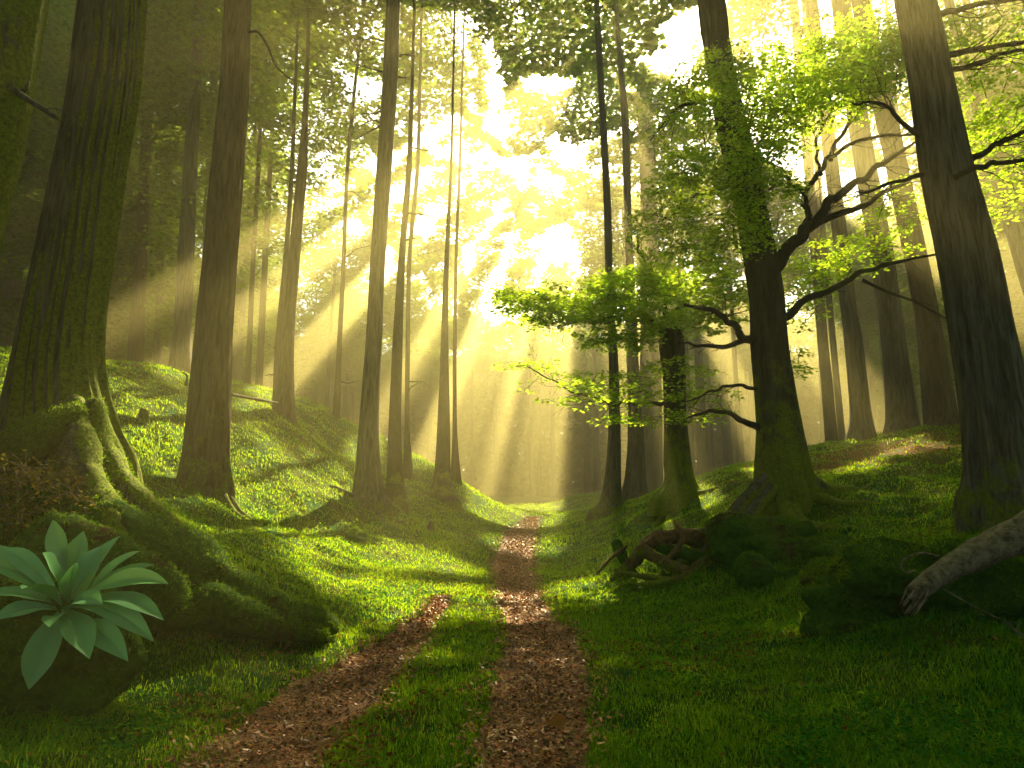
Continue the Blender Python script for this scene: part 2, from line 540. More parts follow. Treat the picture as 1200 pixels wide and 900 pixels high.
def bark_mat(name, dark, light, moss=0.3, moss_top=4.0, stretch=0.16, bump=0.6, scale=9.0, side=0.0):
    m, nt, out = new_mat(name)
    geo = nt.nodes.new('ShaderNodeNewGeometry')
    mp = N(nt, 'ShaderNodeMapping'); mp.inputs['Scale'].default_value = (1, 1, stretch)
    nt.links.new(geo.outputs['Position'], mp.inputs['Vector'])
    n1 = noise_node(nt, scale, 8, 0.65, mp.outputs[0], 0.6)
    n2 = noise_node(nt, scale * 3.2, 4, 0.6, mp.outputs[0])
    big = noise_node(nt, 0.9, 4, 0.6, geo.outputs['Position'])
    v = math_(nt, 'ADD', math_(nt, 'MULTIPLY', n1, 0.7), math_(nt, 'MULTIPLY', n2, 0.3))
    col = ramp(nt, v, [(0.40, tuple(c * 0.6 for c in dark)), (0.49, tuple((a * 1.4 + b) / 2.4 for a, b in zip(dark, light))), (0.62, light)])
    col = mixc(nt, math_(nt, 'MULTIPLY', big, 0.5), col, tuple(c * 0.6 for c in light))
    # moss: grows thicker towards the foot of the trunk, in patches
    sep = N(nt, 'ShaderNodeSeparateXYZ'); nt.links.new(geo.outputs['Position'], sep.inputs[0])
    hgt = math_(nt, 'SUBTRACT', 1.0, math_(nt, 'DIVIDE', sep.outputs[2], moss_top), True)
    mn = noise_node(nt, 2.6, 6, 0.7, geo.outputs['Position'])
    mk = math_(nt, 'ADD', math_(nt, 'MULTIPLY', hgt, 0.55), math_(nt, 'MULTIPLY', mn, 0.9))
    if side:       # thicker on the flank turned to the open valley
        sn_ = N(nt, 'ShaderNodeSeparateXYZ'); nt.links.new(geo.outputs['Normal'], sn_.inputs[0])
        mk = math_(nt, 'ADD', mk, math_(nt, 'MULTIPLY', sn_.outputs[0], side))
    mask = ramp(nt, mk, [(0.78 - moss * 0.5, (0, 0, 0)), (0.92 - moss * 0.5, (1, 1, 1))])
    mcol = ramp(nt, noise_node(nt, 24, 4, 0.7, geo.outputs['Position']), [(0.3, (0.05, 0.075, 0.005)), (0.7, (0.24, 0.29, 0.015))])
    col = mixc(nt, mask, col, mcol)
    bs = N(nt, 'ShaderNodeBsdfPrincipled', Roughness=0.9)
    bs.inputs['Specular IOR Level'].default_value = 0.2
    nt.links.new(col, bs.inputs['Base Color'])
    bp = N(nt, 'ShaderNodeBump', Strength=bump, Distance=0.05)
    hh = math_(nt, 'ADD', v, math_(nt, 'MULTIPLY', noise_node(nt, 40, 3, 0.7, geo.outputs['Position']), 0.25))
    nt.links.new(hh, bp.inputs['Height']); nt.links.new(bp.outputs[0], bs.inputs['Normal'])
    nt.links.new(bs.outputs[0], out.inputs[0])
    return m


def moss_mat(name, c1, c2, brown=(0.05, 0.03, 0.012), brown_amt=0.45, scale=14):
    m, nt, out = new_mat(name)
    geo = nt.nodes.new('ShaderNodeNewGeometry')
    n1 = noise_node(nt, scale, 6, 0.7, geo.outputs['Position'])
    col = ramp(nt, n1, [(0.32, c1), (0.68, c2)])
    nb = noise_node(nt, 1.9, 5, 0.65, geo.outputs['Position'])
    mk = ramp(nt, nb, [(brown_amt, (1, 1, 1)), (brown_amt + 0.1, (0, 0, 0))])
    col = mixc(nt, mk, col, brown)
    bs = N(nt, 'ShaderNodeBsdfPrincipled', Roughness=0.95)
    bs.inputs['Specular IOR Level'].default_value = 0.1
    nt.links.new(col, bs.inputs['Base Color'])
    bp = N(nt, 'ShaderNodeBump', Strength=0.8, Distance=0.05)
    nt.links.new(noise_node(nt, scale * 2.5, 5, 0.75, geo.outputs['Position']), bp.inputs['Height'])
    nt.links.new(bp.outputs[0], bs.inputs['Normal']); nt.links.new(bs.outputs[0], out.inputs[0])
    return m


M_BARK = bark_mat('bark_grey', (0.03, 0.026, 0.02), (0.20, 0.175, 0.14), 0.12, 3.5, 0.10, 1.0, 12)
M_BARK_MOSSY = bark_mat('bark_mossy', (0.03, 0.026, 0.018), (0.19, 0.165, 0.12), -0.24, 9.5, 0.10, 1.0, 12, 0.52)
M_BARK_TREE = bark_mat('bark_leafy_tree', (0.028, 0.026, 0.016), (0.11, 0.10, 0.06), 0.26, 6.0, 0.14, 0.9, 9)
M_BARK_BROWN = bark_mat('bark_brown', (0.028, 0.02, 0.012), (0.17, 0.115, 0.065), 0.2, 4.5, 0.10, 1.0, 12)
M_BARK_THIN = bark_mat('bark_thin', (0.03, 0.026, 0.018), (0.085, 0.075, 0.05), 0.12, 4.5, 0.2, 0.4, 14)
M_BRANCH = bark_mat('bark_branch', (0.02, 0.016, 0.01), (0.09, 0.07, 0.045), 0.0, 0.5, 1.0, 0.4, 20)
M_DEAD = bark_mat('dead_wood', (0.06, 0.045, 0.03), (0.33, 0.27, 0.19), -0.2, 0.6, 1.0, 0.6, 11)
M_LITTERWOOD = bark_mat('rotten_wood', (0.03, 0.018, 0.009), (0.26, 0.15, 0.065), 0.05, 1.6, 1.0, 0.6, 10)
M_MOSS = moss_mat('moss_dark', (0.02, 0.07, 0.006), (0.085, 0.19, 0.014), brown_amt=0.36)
M_MOSS_BRIGHT = moss_mat('moss_bright', (0.05, 0.09, 0.008), (0.16, 0.22, 0.02), brown_amt=0.3)
M_LEAF_MAPLE = leaf_mat('leaf_maple', (0.05, 0.18, 0.010), (0.50, 0.70, 0.03), 0.3, 0.65)
M_LEAF_CANOPY = leaf_mat('leaf_canopy', (0.03, 0.075, 0.010), (0.22, 0.32, 0.02), 0.4, 0.55)
M_GRASS = leaf_mat('grass_blade', (0.012, 0.22, 0.016), (0.46, 0.64, 0.012), 0.28, 0.45)
M_FERN = leaf_mat('dry_bracken', (0.22, 0.17, 0.035), (0.28, 0.20, 0.03), 0.4, 0.35)
M_PLANT = leaf_mat('broad_leaf', (0.19, 0.46, 0.22), (0.20, 0.46, 0.10), 0.25, 0.25, 0.05)
M_DEADLEAF = leaf_mat('fallen_leaf', (0.35, 0.20, 0.05), (0.3, 0.15, 0.03), 0.3, 0.3)


def ground_mat():
    m, nt, out = new_mat('forest_floor')
    geo = nt.nodes.new('ShaderNodeNewGeometry')
    pos = geo.outputs['Position']
    n1 = noise_node(nt, 30, 6, 0.7, pos); n2 = noise_node(nt, 1.3, 5, 0.6, pos)
    green = ramp(nt, n1, [(0.3, (0.008, 0.05, 0.004)), (0.7, (0.03, 0.15, 0.010))])
    lit_ = ramp(nt, n1, [(0.3, (0.05, 0.022, 0.006)), (0.7, (0.26, 0.13, 0.028))])
    mossc = ramp(nt, n1, [(0.3, (0.05, 0.075, 0.006)), (0.7, (0.14, 0.18, 0.014))])
    col = mixc(nt, ramp(nt, n2, [(0.42, (0, 0, 0)), (0.6, (1, 1, 1))]), green, mossc)
    at = N(nt, 'ShaderNodeAttribute'); at.attribute_name = 'litter'
    mk = math_(nt, 'MULTIPLY', at.outputs['Fac'], ramp(nt, noise_node(nt, 2.2, 5, 0.7, pos), [(0.38, (0, 0, 0)), (0.5, (1, 1, 1))]))
    col = mixc(nt, mk, col, lit_)
    bs = N(nt, 'ShaderNodeBsdfPrincipled', Roughness=0.95); bs.inputs['Specular IOR Level'].default_value = 0.1
    nt.links.new(col, bs.inputs['Base Color'])
    bp = N(nt, 'ShaderNodeBump', Strength=0.9, Distance=0.08)
    nt.links.new(noise_node(nt, 16, 8, 0.75, pos), bp.inputs['Height'])
    nt.links.new(bp.outputs[0], bs.inputs['Normal']); nt.links.new(bs.outputs[0], out.inputs[0])
    return m


def path_mat():
    m, nt, out = new_mat('bark_chip_track')
    geo = nt.nodes.new('ShaderNodeNewGeometry'); pos = geo.outputs['Position']
    vo = N(nt, 'ShaderNodeTexVoronoi', Scale=42.0); nt.links.new(pos, vo.inputs['Vector'])
    sep = N(nt, 'ShaderNodeSeparateColor'); nt.links.new(vo.outputs['Color'], sep.inputs[0])
    col = ramp(nt, sep.outputs[0], [(0.0, (0.07, 0.026, 0.010)), (0.5, (0.30, 0.12, 0.045)), (0.85, (0.40, 0.19, 0.085)), (1.0, (0.52, 0.30, 0.16))])
    col = mixc(nt, ramp(nt, noise_node(nt, 1.4, 5, 0.7, pos), [(0.4, (0, 0, 0)), (0.62, (0.7, 0.7, 0.7))]), col, (0.045, 0.025, 0.013))
    bs = N(nt, 'ShaderNodeBsdfPrincipled', Roughness=0.85); bs.inputs['Specular IOR Level'].default_value = 0.3
    nt.links.new(col, bs.inputs['Base Color'])
    bp = N(nt, 'ShaderNodeBump', Strength=0.8, Distance=0.02)
    nt.links.new(vo.outputs['Distance'], bp.inputs['Height'])
    nt.links.new(bp.outputs[0], bs.inputs['Normal']); nt.links.new(bs.outputs[0], out.inputs[0])
    return m


# ------------------------------------------------------------------ ground
def graded(lo, hi, c, fine, growth):
    a = [c]; s = fine
    while a[-1] < hi: a.append(a[-1] + s); s = fine if abs(a[-1] - c) < 6 else s * growth
    b = [c]; s = fine
    while b[-1] > lo: b.append(b[-1] - s); s = fine if abs(b[-1] - c) < 6 else s * growth
    return np.array(sorted(set(b[1:] + a)))


xs = graded(-120, 120, 0.0, 0.075, 1.04)
ys = graded(-26, 190, 7.0, 0.075, 1.025)
GX, GY = np.meshgrid(xs, ys)
GZ = H(GX, GY)
nx, ny = len(xs), len(ys)
ii = (np.arange(ny - 1)[:, None] * nx + np.arange(nx - 1)[None]).ravel()
Qg = np.stack([ii, ii + 1, ii + nx + 1, ii + nx], 1)
LIT = P(1060, 530, 17)
litter = np.exp(-(((GX - LIT[0]) / 3.8) ** 2 + ((GY - LIT[1]) / 2.6) ** 2)) * (GX > 5)
litter = np.clip(litter * 1.4, 0, 1).ravel()
ground = np_mesh('ground', np.stack([GX.ravel(), GY.ravel(), GZ.ravel()], 1), Qg, None, ground_mat(), None, True, {'litter': litter})
set_props(ground, 'mossy green forest floor rising in banks either side of the track', kind='structure')

M_PATH = path_mat()
for (L, Rr), nm, lb in zip(RUTS, ('path', 'side_path'),
                           ('reddish brown bark chip path winding up the middle of the valley', 'shorter brown rut left of the main path, tapering off in the grass')):
    K = 15
    t = np.linspace(-0.06, 1.06, K)[None, :, None]
    pts = L[:, None] * (1 - t) + Rr[:, None] * t
    wob = (noise2(pts[..., 0] * 5, pts[..., 1] * 5, 41) - 0.5) * 0.16
    edge = np.abs(np.linspace(-1, 1, K))[None] ** 3
    dirv = (Rr - L) / (np.linalg.norm(Rr - L, axis=1)[:, None] + 1e-6)
    pts = pts + dirv[:, None] * (wob * edge)[..., None]
    z = H(pts[..., 0], pts[..., 1]) + 0.03 - 0.06 * edge ** 2 + 0.02 * (noise2(pts[..., 0] * 9, pts[..., 1] * 9, 42) - 0.5)
    V = np.concatenate([pts, z[..., None]], -1).reshape(-1, 3)
    n = len(L)
    i0 = (np.arange(n - 1)[:, None] * K + np.arange(K - 1)[None]).ravel()
    o = np_mesh(nm, V, np.stack([i0, i0 + 1, i0 + K + 1, i0 + K], 1), None, M_PATH, None, True)
    set_props(o, lb, kind='structure')

# bark chips lying loose on the two tracks
def flakes(cx, cy, cz, size, asp=0.45, tilt=0.5, rng=RNG):
    n = len(cx)
    a = rng.uniform(0, 2 * math.pi, n)
    ux = np.stack([np.cos(a), np.sin(a), rng.normal(0, tilt, n)], 1); ux /= np.linalg.norm(ux, axis=1)[:, None]
    vx = np.stack([-np.sin(a), np.cos(a), rng.normal(0, tilt, n)], 1); vx /= np.linalg.norm(vx, axis=1)[:, None]
    c = np.stack([cx, cy, cz], 1); s = np.asarray(size)[:, None] * 0.5
    V = np.stack([c - ux * s - vx * s * asp * .6, c + ux * s * .9 - vx * s * asp, c + ux * s + vx * s * asp * .7, c - ux * s * .8 + vx * s * asp], 1).reshape(-1, 3)
    return V, np.arange(n * 4).reshape(n, 4)


chip_m = leaf_mat('bark_chip', (0.36, 0.145, 0.055), (0.1, 0.05, 0.02), 0.8, 0.05, 0.05)
cx = []; cy = []; cs = []
for (L, Rr), cnt in zip(RUTS, (30000, 14000)):
    k = (RNG.random(cnt) ** 1.6 * (min(len(L), 330) - 1)).astype(int)
    t = np.clip(RNG.normal(0.5, 0.3, cnt), -0.12, 1.12)[:, None]
    p = L[k] * (1 - t) + Rr[k] * t + RNG.normal(0, 0.05, (cnt, 2))
    cx.append(p[:, 0]); cy.append(p[:, 1]); cs.append(RNG.uniform(0.012, 0.04, cnt) * (1 + p[:, 1] * 0.06))
cx = np.concatenate(cx); cy = np.concatenate(cy); cs = np.concatenate(cs)
cz = H(cx, cy) + 0.035
V, Q = flakes(cx, cy, cz, cs)
o = np_mesh('bark_chips', V, Q, None, chip_m)
set_props(o, 'loose brown bark chips scattered over both tracks', 'bark chips', kind='stuff')

# ------------------------------------------------------------------ grass
def blades(x, y, z, hgt, wid, lean, mat, name, rng, curl=0.6):
    n = len(x)
    a = rng.uniform(0, 2 * math.pi, n); b = rng.uniform(0, 2 * math.pi, n)
    d = np.stack([np.cos(a), np.sin(a), np.zeros(n)], 1)         # lean direction
    w = np.stack([np.cos(b), np.sin(b), np.zeros(n)], 1) * (wid / 2)[:, None]
    base = np.stack([x, y, z], 1); up = np.array([0, 0, 1.0])[None]
    l = lean[:, None]; hh = hgt[:, None]
    p0 = base - up * 0.02
    p1 = base + hh * (up * 0.55 * (1 - 0.3 * l) + d * 0.25 * l)
    p2 = base + hh * (up * (0.95 - 0.62 * l) + d * (0.85 * l + curl * 0.2 * l))
    V = np.stack([p0 - w, p0 + w, p1 + w * .75, p1 - w * .75, p2], 1).reshape(-1, 3)
    k = np.arange(n) * 5
    Q = np.stack([k, k + 1, k + 2, k + 3], 1); T = np.stack([k + 3, k + 2, k + 4], 1)
    return np_mesh(name, V, Q, T, mat)


def grass_field(n, name, label, hmul=1.0, seed=1, region=None, wmul=1.0, lean0=0.3, lean1=1.0):
    rng = np.random.default_rng(seed)
    # density falls with the distance: sample log distance and bearing
    dist = 2.6 * np.exp(rng.random(n) ** 0.8 * math.log(62 / 2.6))
    az = rng.uniform(-0.80, 0.80, n)
    x = dist * np.sin(az) * 1.0; y = dist * np.cos(az)
    rd = rut_depth(x, y)
    edge = 0.02 + 0.07 * (noise2(x * 6, y * 6, 55) - 0.5) * 2
    keep = (rd < edge) | ((rd < 0.16) & (rng.random(n) < 0.16)) | ((rd < 0.4) & (noise2(x * 2.2, y * 2.2, 59) > 0.72) & (rng.random(n) < 0.3))
    dens = noise2(x * 1.4, y * 1.4, 51) * 0.6 + noise2(x * 4.5, y * 4.5, 52) * 0.4
    keep &= rng.random(n) < np.clip((dens - 0.12) * 2.4, 0.25, 1)
    # litter patch on the right bank stays nearly bare
    lt = np.exp(-(((x - LIT[0]) / 3.4) ** 2 + ((y - LIT[1]) / 2.2) ** 2)) * (x > 5)
    keep &= rng.random(n) > lt * 0.95
    if region is not None: keep &= region(x, y)
    x, y = x[keep], y[keep]; dist = dist[keep]; dens = dens[keep]
    z = H(x, y)
    patch = 0.65 + 0.9 * noise2(x * 0.9, y * 0.9, 57) * noise2(x * 3.1, y * 3.1, 58) * 1.6
    hgt = patch * (0.035 + 0.05 * rng.random(len(x)) + 0.05 * np.clip(dens - 0.45, 0, 1)) * hmul * (1 + dist * 0.022)
    wid = (0.0022 + 0.0011 * dist) * rng.uniform(0.7, 1.3, len(x)) * wmul
    lean = rng.uniform(lean0, lean1, len(x))
    o = blades(x, y, z, hgt, wid, lean, M_GRASS, name, rng)
    return set_props(o, label, 'grass', kind='stuff')


grass_field(620000, 'grass', 'short soft green grass covering the valley floor and banks', 0.85, 11)


def right_rough(x, y):
    return (x > 1.2 + 0.10 * y + 0.4 * noise2(x, y, 61)) & (y < 12)


grass_field(170000, 'long_grass', 'long tangled dark green grass in the right foreground', 2.6, 12, right_rough, 0.6, 0.75, 1.35)


def left_rough(x, y):
    return (x < -2.2 - 0.08 * y) & (y < 8) & (x > -5)


grass_field(60000, 'tufted_grass', 'long grass tufts in the lower left corner', 2.5, 13, left_rough, 0.6, 0.6, 1.25)

# low clover like herbs among the grass
rc = np.random.default_rng(21)
n_ = 60000
dist = 3.5 * np.exp(rc.random(n_) * math.log(16 / 3.5)); az = rc.uniform(-0.75, 0.75, n_)
xh = dist * np.sin(az); yh = dist * np.cos(az)
kh = (rut_depth(xh, yh) < -0.25) & (noise2(xh * 1.1, yh * 1.1, 62) * 0.6 + noise2(xh * 3.5, yh * 3.5, 63) * 0.4 > 0.52) & (np.abs(xh) > 0.9 + 0.04 * yh)
xh, yh, dist = xh[kh], yh[kh], dist[kh]
V, Q = leaf_quads(np.stack([xh, yh, H(xh, yh) + 0.03 + 0.07 * rc.random(len(xh))], 1), (0.018 + 0.0016 * dist) * rc.uniform(0.7, 1.5, len(xh)), 0.5, rc, 0.45)
M_HERB = leaf_mat('herb_leaf', (0.02, 0.16, 0.016), (0.22, 0.46, 0.015), 0.4, 0.45)
o = np_mesh('clover', V, Q, None, M_HERB)
set_props(o, 'small leaved clover and herbs growing through the grass', 'ground cover', kind='stuff')
# long pale wisps of grass arching over the right foreground
mw = MB()
for k in range(420):
    if k < 330: x_ = rc.uniform(1.6, 5.5); y_ = rc.uniform(3.6, 8.5)
    else: x_ = rc.uniform(-4.5, -2.3); y_ = rc.uniform(3.8, 5.6)
    if rut_depth(x_, y_)[0] > -0.3: continue
    a_ = rc.uniform(0, 6.28); L_ = rc.uniform(0.18, 0.5); b_ = np.array([x_, y_, Hs(x_, y_)]); d_ = np.array([math.cos(a_), math.sin(a_), 0]); t_ = np.linspace(0, 1, 8)[:, None]
    pts_ = b_ + d_ * L_ * t_ + np.array([0, 0, 1.0]) * L_ * rc.uniform(0.4, 0.8) * (t_ - 0.85 * t_ ** 2) * 1.3 + rc.normal(0, 0.004, (8, 3))
    mw.tube(pts_, np.linspace(0.0022, 0.0008, 8), 3)
o = mw.build('grass_wisps', M_GRASS)
set_props(o, 'long thin pale grass stalks arching over the foreground grass', 'grass', kind='stuff')

# dead leaves and bits of bark lying about on the moss
n_ = 26000
dist = 3.2 * np.exp(rc.random(n_) * math.log(28 / 3.2)); az = rc.uniform(-0.78, 0.78, n_)
xh = dist * np.sin(az); yh = dist * np.cos(az)
nlit = np.exp(-(((xh - LIT[0]) / 4.5) ** 2 + ((yh - LIT[1]) / 3.2) ** 2)) * (xh > 4)
kh = (rut_depth(xh, yh) < 0.1) & ((noise2(xh * 0.7, yh * 0.7, 65) * 0.6 + noise2(xh * 2.5, yh * 2.5, 66) * 0.4 > 0.60) | (rc.random(n_) < 0.06) | (nlit > 0.35))
xh, yh, dist = xh[kh], yh[kh], dist[kh]
V, Q = leaf_quads(np.stack([xh, yh, H(xh, yh) + 0.035 + 0.03 * rc.random(len(xh))], 1), (0.022 + 0.0018 * dist) * rc.uniform(0.6, 1.6, len(xh)), 0.4, rc, 0.5)
o = np_mesh('leaf_litter', V, Q, None, leaf_mat('litter_leaf', (0.22, 0.11, 0.03), (0.25, 0.12, 0.02), 0.6, 0.3))
set_props(o, 'scattered dead brown leaves lying on the moss and grass', 'leaf litter', kind='stuff')

# ------------------------------------------------------------------ trees
CLUMP = None


def crown_mesh(cx, cy, zb, zt, rad, ncl, nleaf, size, rng, masked=True, flat=0.45, squash=0.35, spread=0.9):
    z = zb + (zt - zb) * rng.random(ncl) ** 0.9
    f = (z - zb) / (zt - zb)
    rr = rad * np.clip(1.15 - 0.85 * f, 0.15, 1) * np.sqrt(rng.random(ncl)) * rng.uniform(0.7, 1.25, ncl)
    a = rng.uniform(0, 2 * math.pi, ncl)
    C = np.stack([cx + rr * np.cos(a), cy + rr * np.sin(a), z - 0.10 * rr], 1)
    off = rng.normal(0, 1, (ncl, nleaf, 3)) * np.array([spread, spread, spread * squash]) * 0.55
    L = (C[:, None] + off).reshape(-1, 3)
    if masked:
        L = L[~lit(*sh_xy(L))]
    if not len(L): return None
    return leaf_quads(L, rng.uniform(0.7, 1.3, len(L)) * size, 0.32, rng, flat)


def trunk_mesh(spine, rads, nt, dz, rng, flare=1.0, flare_h=0.5, lobes=5, rough=0.03, ridge=0.04, phase=None, lobe_w=2.5, lobe_amt=0.9, ridge_k=14):
    """spine: list of points bottom to top; rads: matching radii"""
    sp = np.asarray(spine, float)
    z0, z1 = sp[0, 2], sp[-1, 2]
    hs = [0.0]
    while hs[-1] < z1 - z0:
        hs.append(hs[-1] + dz * (1 if hs[-1] < 2.5 else 1 + (hs[-1] - 2.5) * 0.18))
    zz = z0 + np.array(hs)
    fine = catmull(np.column_stack([sp, rads]), 12)
    order = np.argsort(fine[:, 2])
    cx = np.interp(zz, fine[order, 2], fine[order, 0]); cy = np.interp(zz, fine[order, 2], fine[order, 1]); rr = np.interp(zz, fine[order, 2], fine[order, 3])
    th = np.linspace(0, 2 * math.pi, nt, endpoint=False)
    ph = rng.uniform(0, 2 * math.pi, lobes) if phase is None else np.array(phase)
    hh = (zz - z0)[:, None]
    lob = np.zeros((len(zz), nt))
    for k, p in enumerate(ph):
        tw = 0.15 * math.sin(k * 2.1) * np.exp(-hh / 1.2)
        lob += (lobe_amt * rng.uniform(0.6, 1.3)) * np.clip(np.cos(th[None] - p - tw), 0, 1) ** (lobe_w * 3) * np.exp(-hh / (flare_h * rng.uniform(0.8, 1.5)))
    ground_fl = flare * np.exp(-hh / (flare_h * 0.7)) * 0.35
    TH, ZZ = np.meshgrid(th, zz)
    rid = noise2(np.cos(TH) * ridge_k * 0.5 + 40, np.sin(TH) * ridge_k * 0.5 + ZZ * 0.35, int(rng.integers(1000))) - 0.5
    rid2 = noise2(np.cos(TH) * ridge_k + 80, np.sin(TH) * ridge_k + ZZ * 0.9, int(rng.integers(1000))) - 0.5
    rgh = noise3(np.cos(TH) * 1.6, np.sin(TH) * 1.6, ZZ * 0.8, int(rng.integers(1000))) - 0.5
    r = rr[:, None] * (1 + ground_fl + lob * flare) * (1 + rough * 2 * rgh) + rr[:, None] * (ridge * rid + ridge * 0.6 * rid2)
    X = cx[:, None] + r * np.cos(TH); Y = cy[:, None] + r * np.sin(TH)
    V = np.stack([X, Y, ZZ], -1).reshape(-1, 3)
    i = np.arange(len(zz) - 1)[:, None] * nt; j = np.arange(nt)[None]; j2 = (j + 1) % nt
    Q = np.stack([i + j, i + j2, i + nt + j2, i + nt + j], -1).reshape(-1, 4)
    V = np.vstack([V, [cx[-1], cy[-1], zz[-1]]]); a = len(V) - 1; b0 = (len(zz) - 1) * nt
    T = np.array([(a, b0 + k, b0 + (k + 1) % nt) for k in range(nt)])
    return V, Q, T, (cx, cy, zz, rr)


def root_path(base, ang, length, r0, rng, wander=0.35, n=14, sink=0.25, lift0=0.35):
    p = np.array(base[:2], float); a = ang; out = []; rad = []
    for k in range(n):
        f = k / (n - 1)
        r = r0 * (1 - f) ** 0.8 + 0.015
        out.append([p[0], p[1], Hs(p[0], p[1]) + r * (0.5 - sink - 0.6 * f) + lift0 * math.exp(-f * 6)])
        rad.append(r)
        a += rng.normal(0, wander / 2); p = p + np.array([math.cos(a), math.sin(a)]) * length / n
    return np.array(out), np.array(rad)


def add_roots(root, base, specs, mat, rng, nt=12):
    for ang, ln, r0 in specs:
        pts, rad = root_path(base, R(ang), ln, r0, rng)
        c = catmull(np.column_stack([pts, rad]), 4)
        V, Q, T = tube_arrays(c[:, :3], c[:, 3], nt, 0.35, int(rng.integers(99)), 2.5)
        np_mesh('root', V, Q, T, mat, root, True)


def limb(root, pts, r0, r1, mat, rng, twigs=0, tl=0.6, name='branch', nt=8, jitter=0.0):
    """a limb through points, with side twigs in the same mesh; returns the fine path"""
    pts = np.array(pts, float)
    c = catmull(pts, 8)
    n = len(c)
    c = c + np.stack([noise2(np.arange(n) * 0.35, np.full(n, k * 7.0), int(rng.integers(999))) - 0.5 for k in range(3)], 1) * jitter
    rad = np.linspace(1, 0, n) ** 0.8 * (r0 - r1) + r1
    mb = MB(); mb.tube(c, rad, nt, 0.2, int(rng.integers(99)), 6)
    T = np.gradient(c, axis=0); T /= np.linalg.norm(T, axis=1)[:, None] + 1e-9
    for k in range(twigs * 2):
        i = int(rng.uniform(0.3, 0.98) * n); i = min(i, n - 2)
        side = rng.normal(0, 1, 3); side[2] *= 0.5; side -= side.dot(T[i]) * T[i]; side /= np.linalg.norm(side) + 1e-9
        d = T[i] * 1.1 + side * 0.7; d /= np.linalg.norm(d)
        L = tl * rng.uniform(0.6, 1.7)
        q = [c[i]]
        for s_ in range(6):
            d = d + rng.normal(0, 0.2, 3); d /= np.linalg.norm(d); q.append(q[-1] + d * L / 6)
        q = np.array(q); r_t = min(max(rad[i] * 0.25, 0.004), 0.013); rr = np.linspace(r_t, 0.0025, len(q))
        mb.tube(q, rr, 5)
        for h_ in (2, 4):
            d2 = (q[h_ + 1] - q[h_]); d2 = d2 / (np.linalg.norm(d2) + 1e-9) + rng.normal(0, 0.6, 3); d2 /= np.linalg.norm(d2)
            q2 = np.array([q[h_], q[h_] + d2 * L * 0.16, q[h_] + d2 * L * 0.32 + rng.normal(0, 0.02, 3)])
            mb.tube(q2, [r_t * 0.6, 0.004, 0.002], 4)
    mb.build(name, mat, root)
    return c


USED = []
CROWNS = []     # [tree, x, y, (verts, quads)]


def forest_tree(px, Y, label, name='forest_tree', cat='tree', mat=None, ztop=30.0, crown=None, group=None, nt=32, dz=0.15, flare=0.4, roots=(), seed=None,
                flare_h=0.5, lobes=5, ridge=0.05, phase=None, lobe_amt=0.9, base_drop=0.4, stubs=0, lobe_w=2.5, ridge_k=14):
    """px: (v, centre u, width px) rows from foot to top, all in plane y = Y"""
    rng = np.random.default_rng(seed if seed is not None else int(abs(px[0][1]) * 7 + Y * 13))
    pts = []; rad = []
    for v, u, w in px:
        p = P(u, v, Y); pts.append(p); rad.append(w / 2 / ppm(p) * math.cos(math.atan((u - 600) / F)))
    pts = np.array(pts)
    gz = Hs(pts[0][0], Y)
    foot = pts[0].copy(); foot[2] = min(gz, pts[0][2]) - base_drop
    r_base = rad[0]
    d = pts[-1] - pts[-2]; d = d / max(d[2], 0.3)
    top = pts[-1] + d * (ztop - pts[-1][2]) if ztop > pts[-1][2] else None
    sp = [foot] + list(pts[0:]); rr = [r_base] + list(rad)
    if top is not None:
        sp.append(pts[-1] + d * (ztop - pts[-1][2]) * 0.5); rr.append(rad[-1] * 0.72)
        sp.append(top); rr.append(max(rad[-1] * 0.25, 0.03))
    sp = np.array(sp)
    root = empty(name, (foot[0], foot[1], gz), label, cat, group)
    V, Q, T, prof = trunk_mesh(sp, rr, nt, dz, rng, flare, flare_h, lobes, 0.035, ridge, phase, lobe_w, lobe_amt, ridge_k)
    np_mesh('trunk', V, Q, T, mat or M_BARK, root, True)
    if roots: add_roots(root, (foot[0], foot[1]), roots, mat or M_BARK, rng)
    if stubs:
        for k in range(stubs):
            z = rng.uniform(5, 17); cxp = np.interp(z, prof[2], prof[0]); r_ = np.interp(z, prof[2], prof[3])
            a = rng.choice([0, math.pi]) + rng.normal(0, 0.6)
            L = rng.uniform(0.4, 1.6)
            q = [np.array([cxp, Y, z])]
            dd = np.array([math.cos(a), math.sin(a), rng.uniform(-0.1, 0.4)])
            for s in range(4):
                dd = dd + rng.normal(0, 0.2, 3); q.append(q[-1] + dd * L / 4)
            limb(root, q, min(0.04, r_ * 0.35), 0.006, M_BRANCH, rng, 2, 0.35, 'branch', 6)
    if crown:
        zb, zt, rc, ncl, nl, size = crown
        zt = min(zt, 30.5); size *= 0.7; nl *= 2
        cxx = np.interp((zb + zt) / 2, prof[2], prof[0]); cyy = Y
        r = crown_mesh(cxx, cyy, zb, zt, rc, ncl, nl, size, rng)
        CROWNS.append([root, cxx, cyy, r])
    USED.append((foot[0], Y))
    root['_x'] = 0
    del root['_x']
    return root, prof, rng


GR = 'tall trees lining the valley'
CR = (19, 31, 5.0, 150, 40, 0.30)
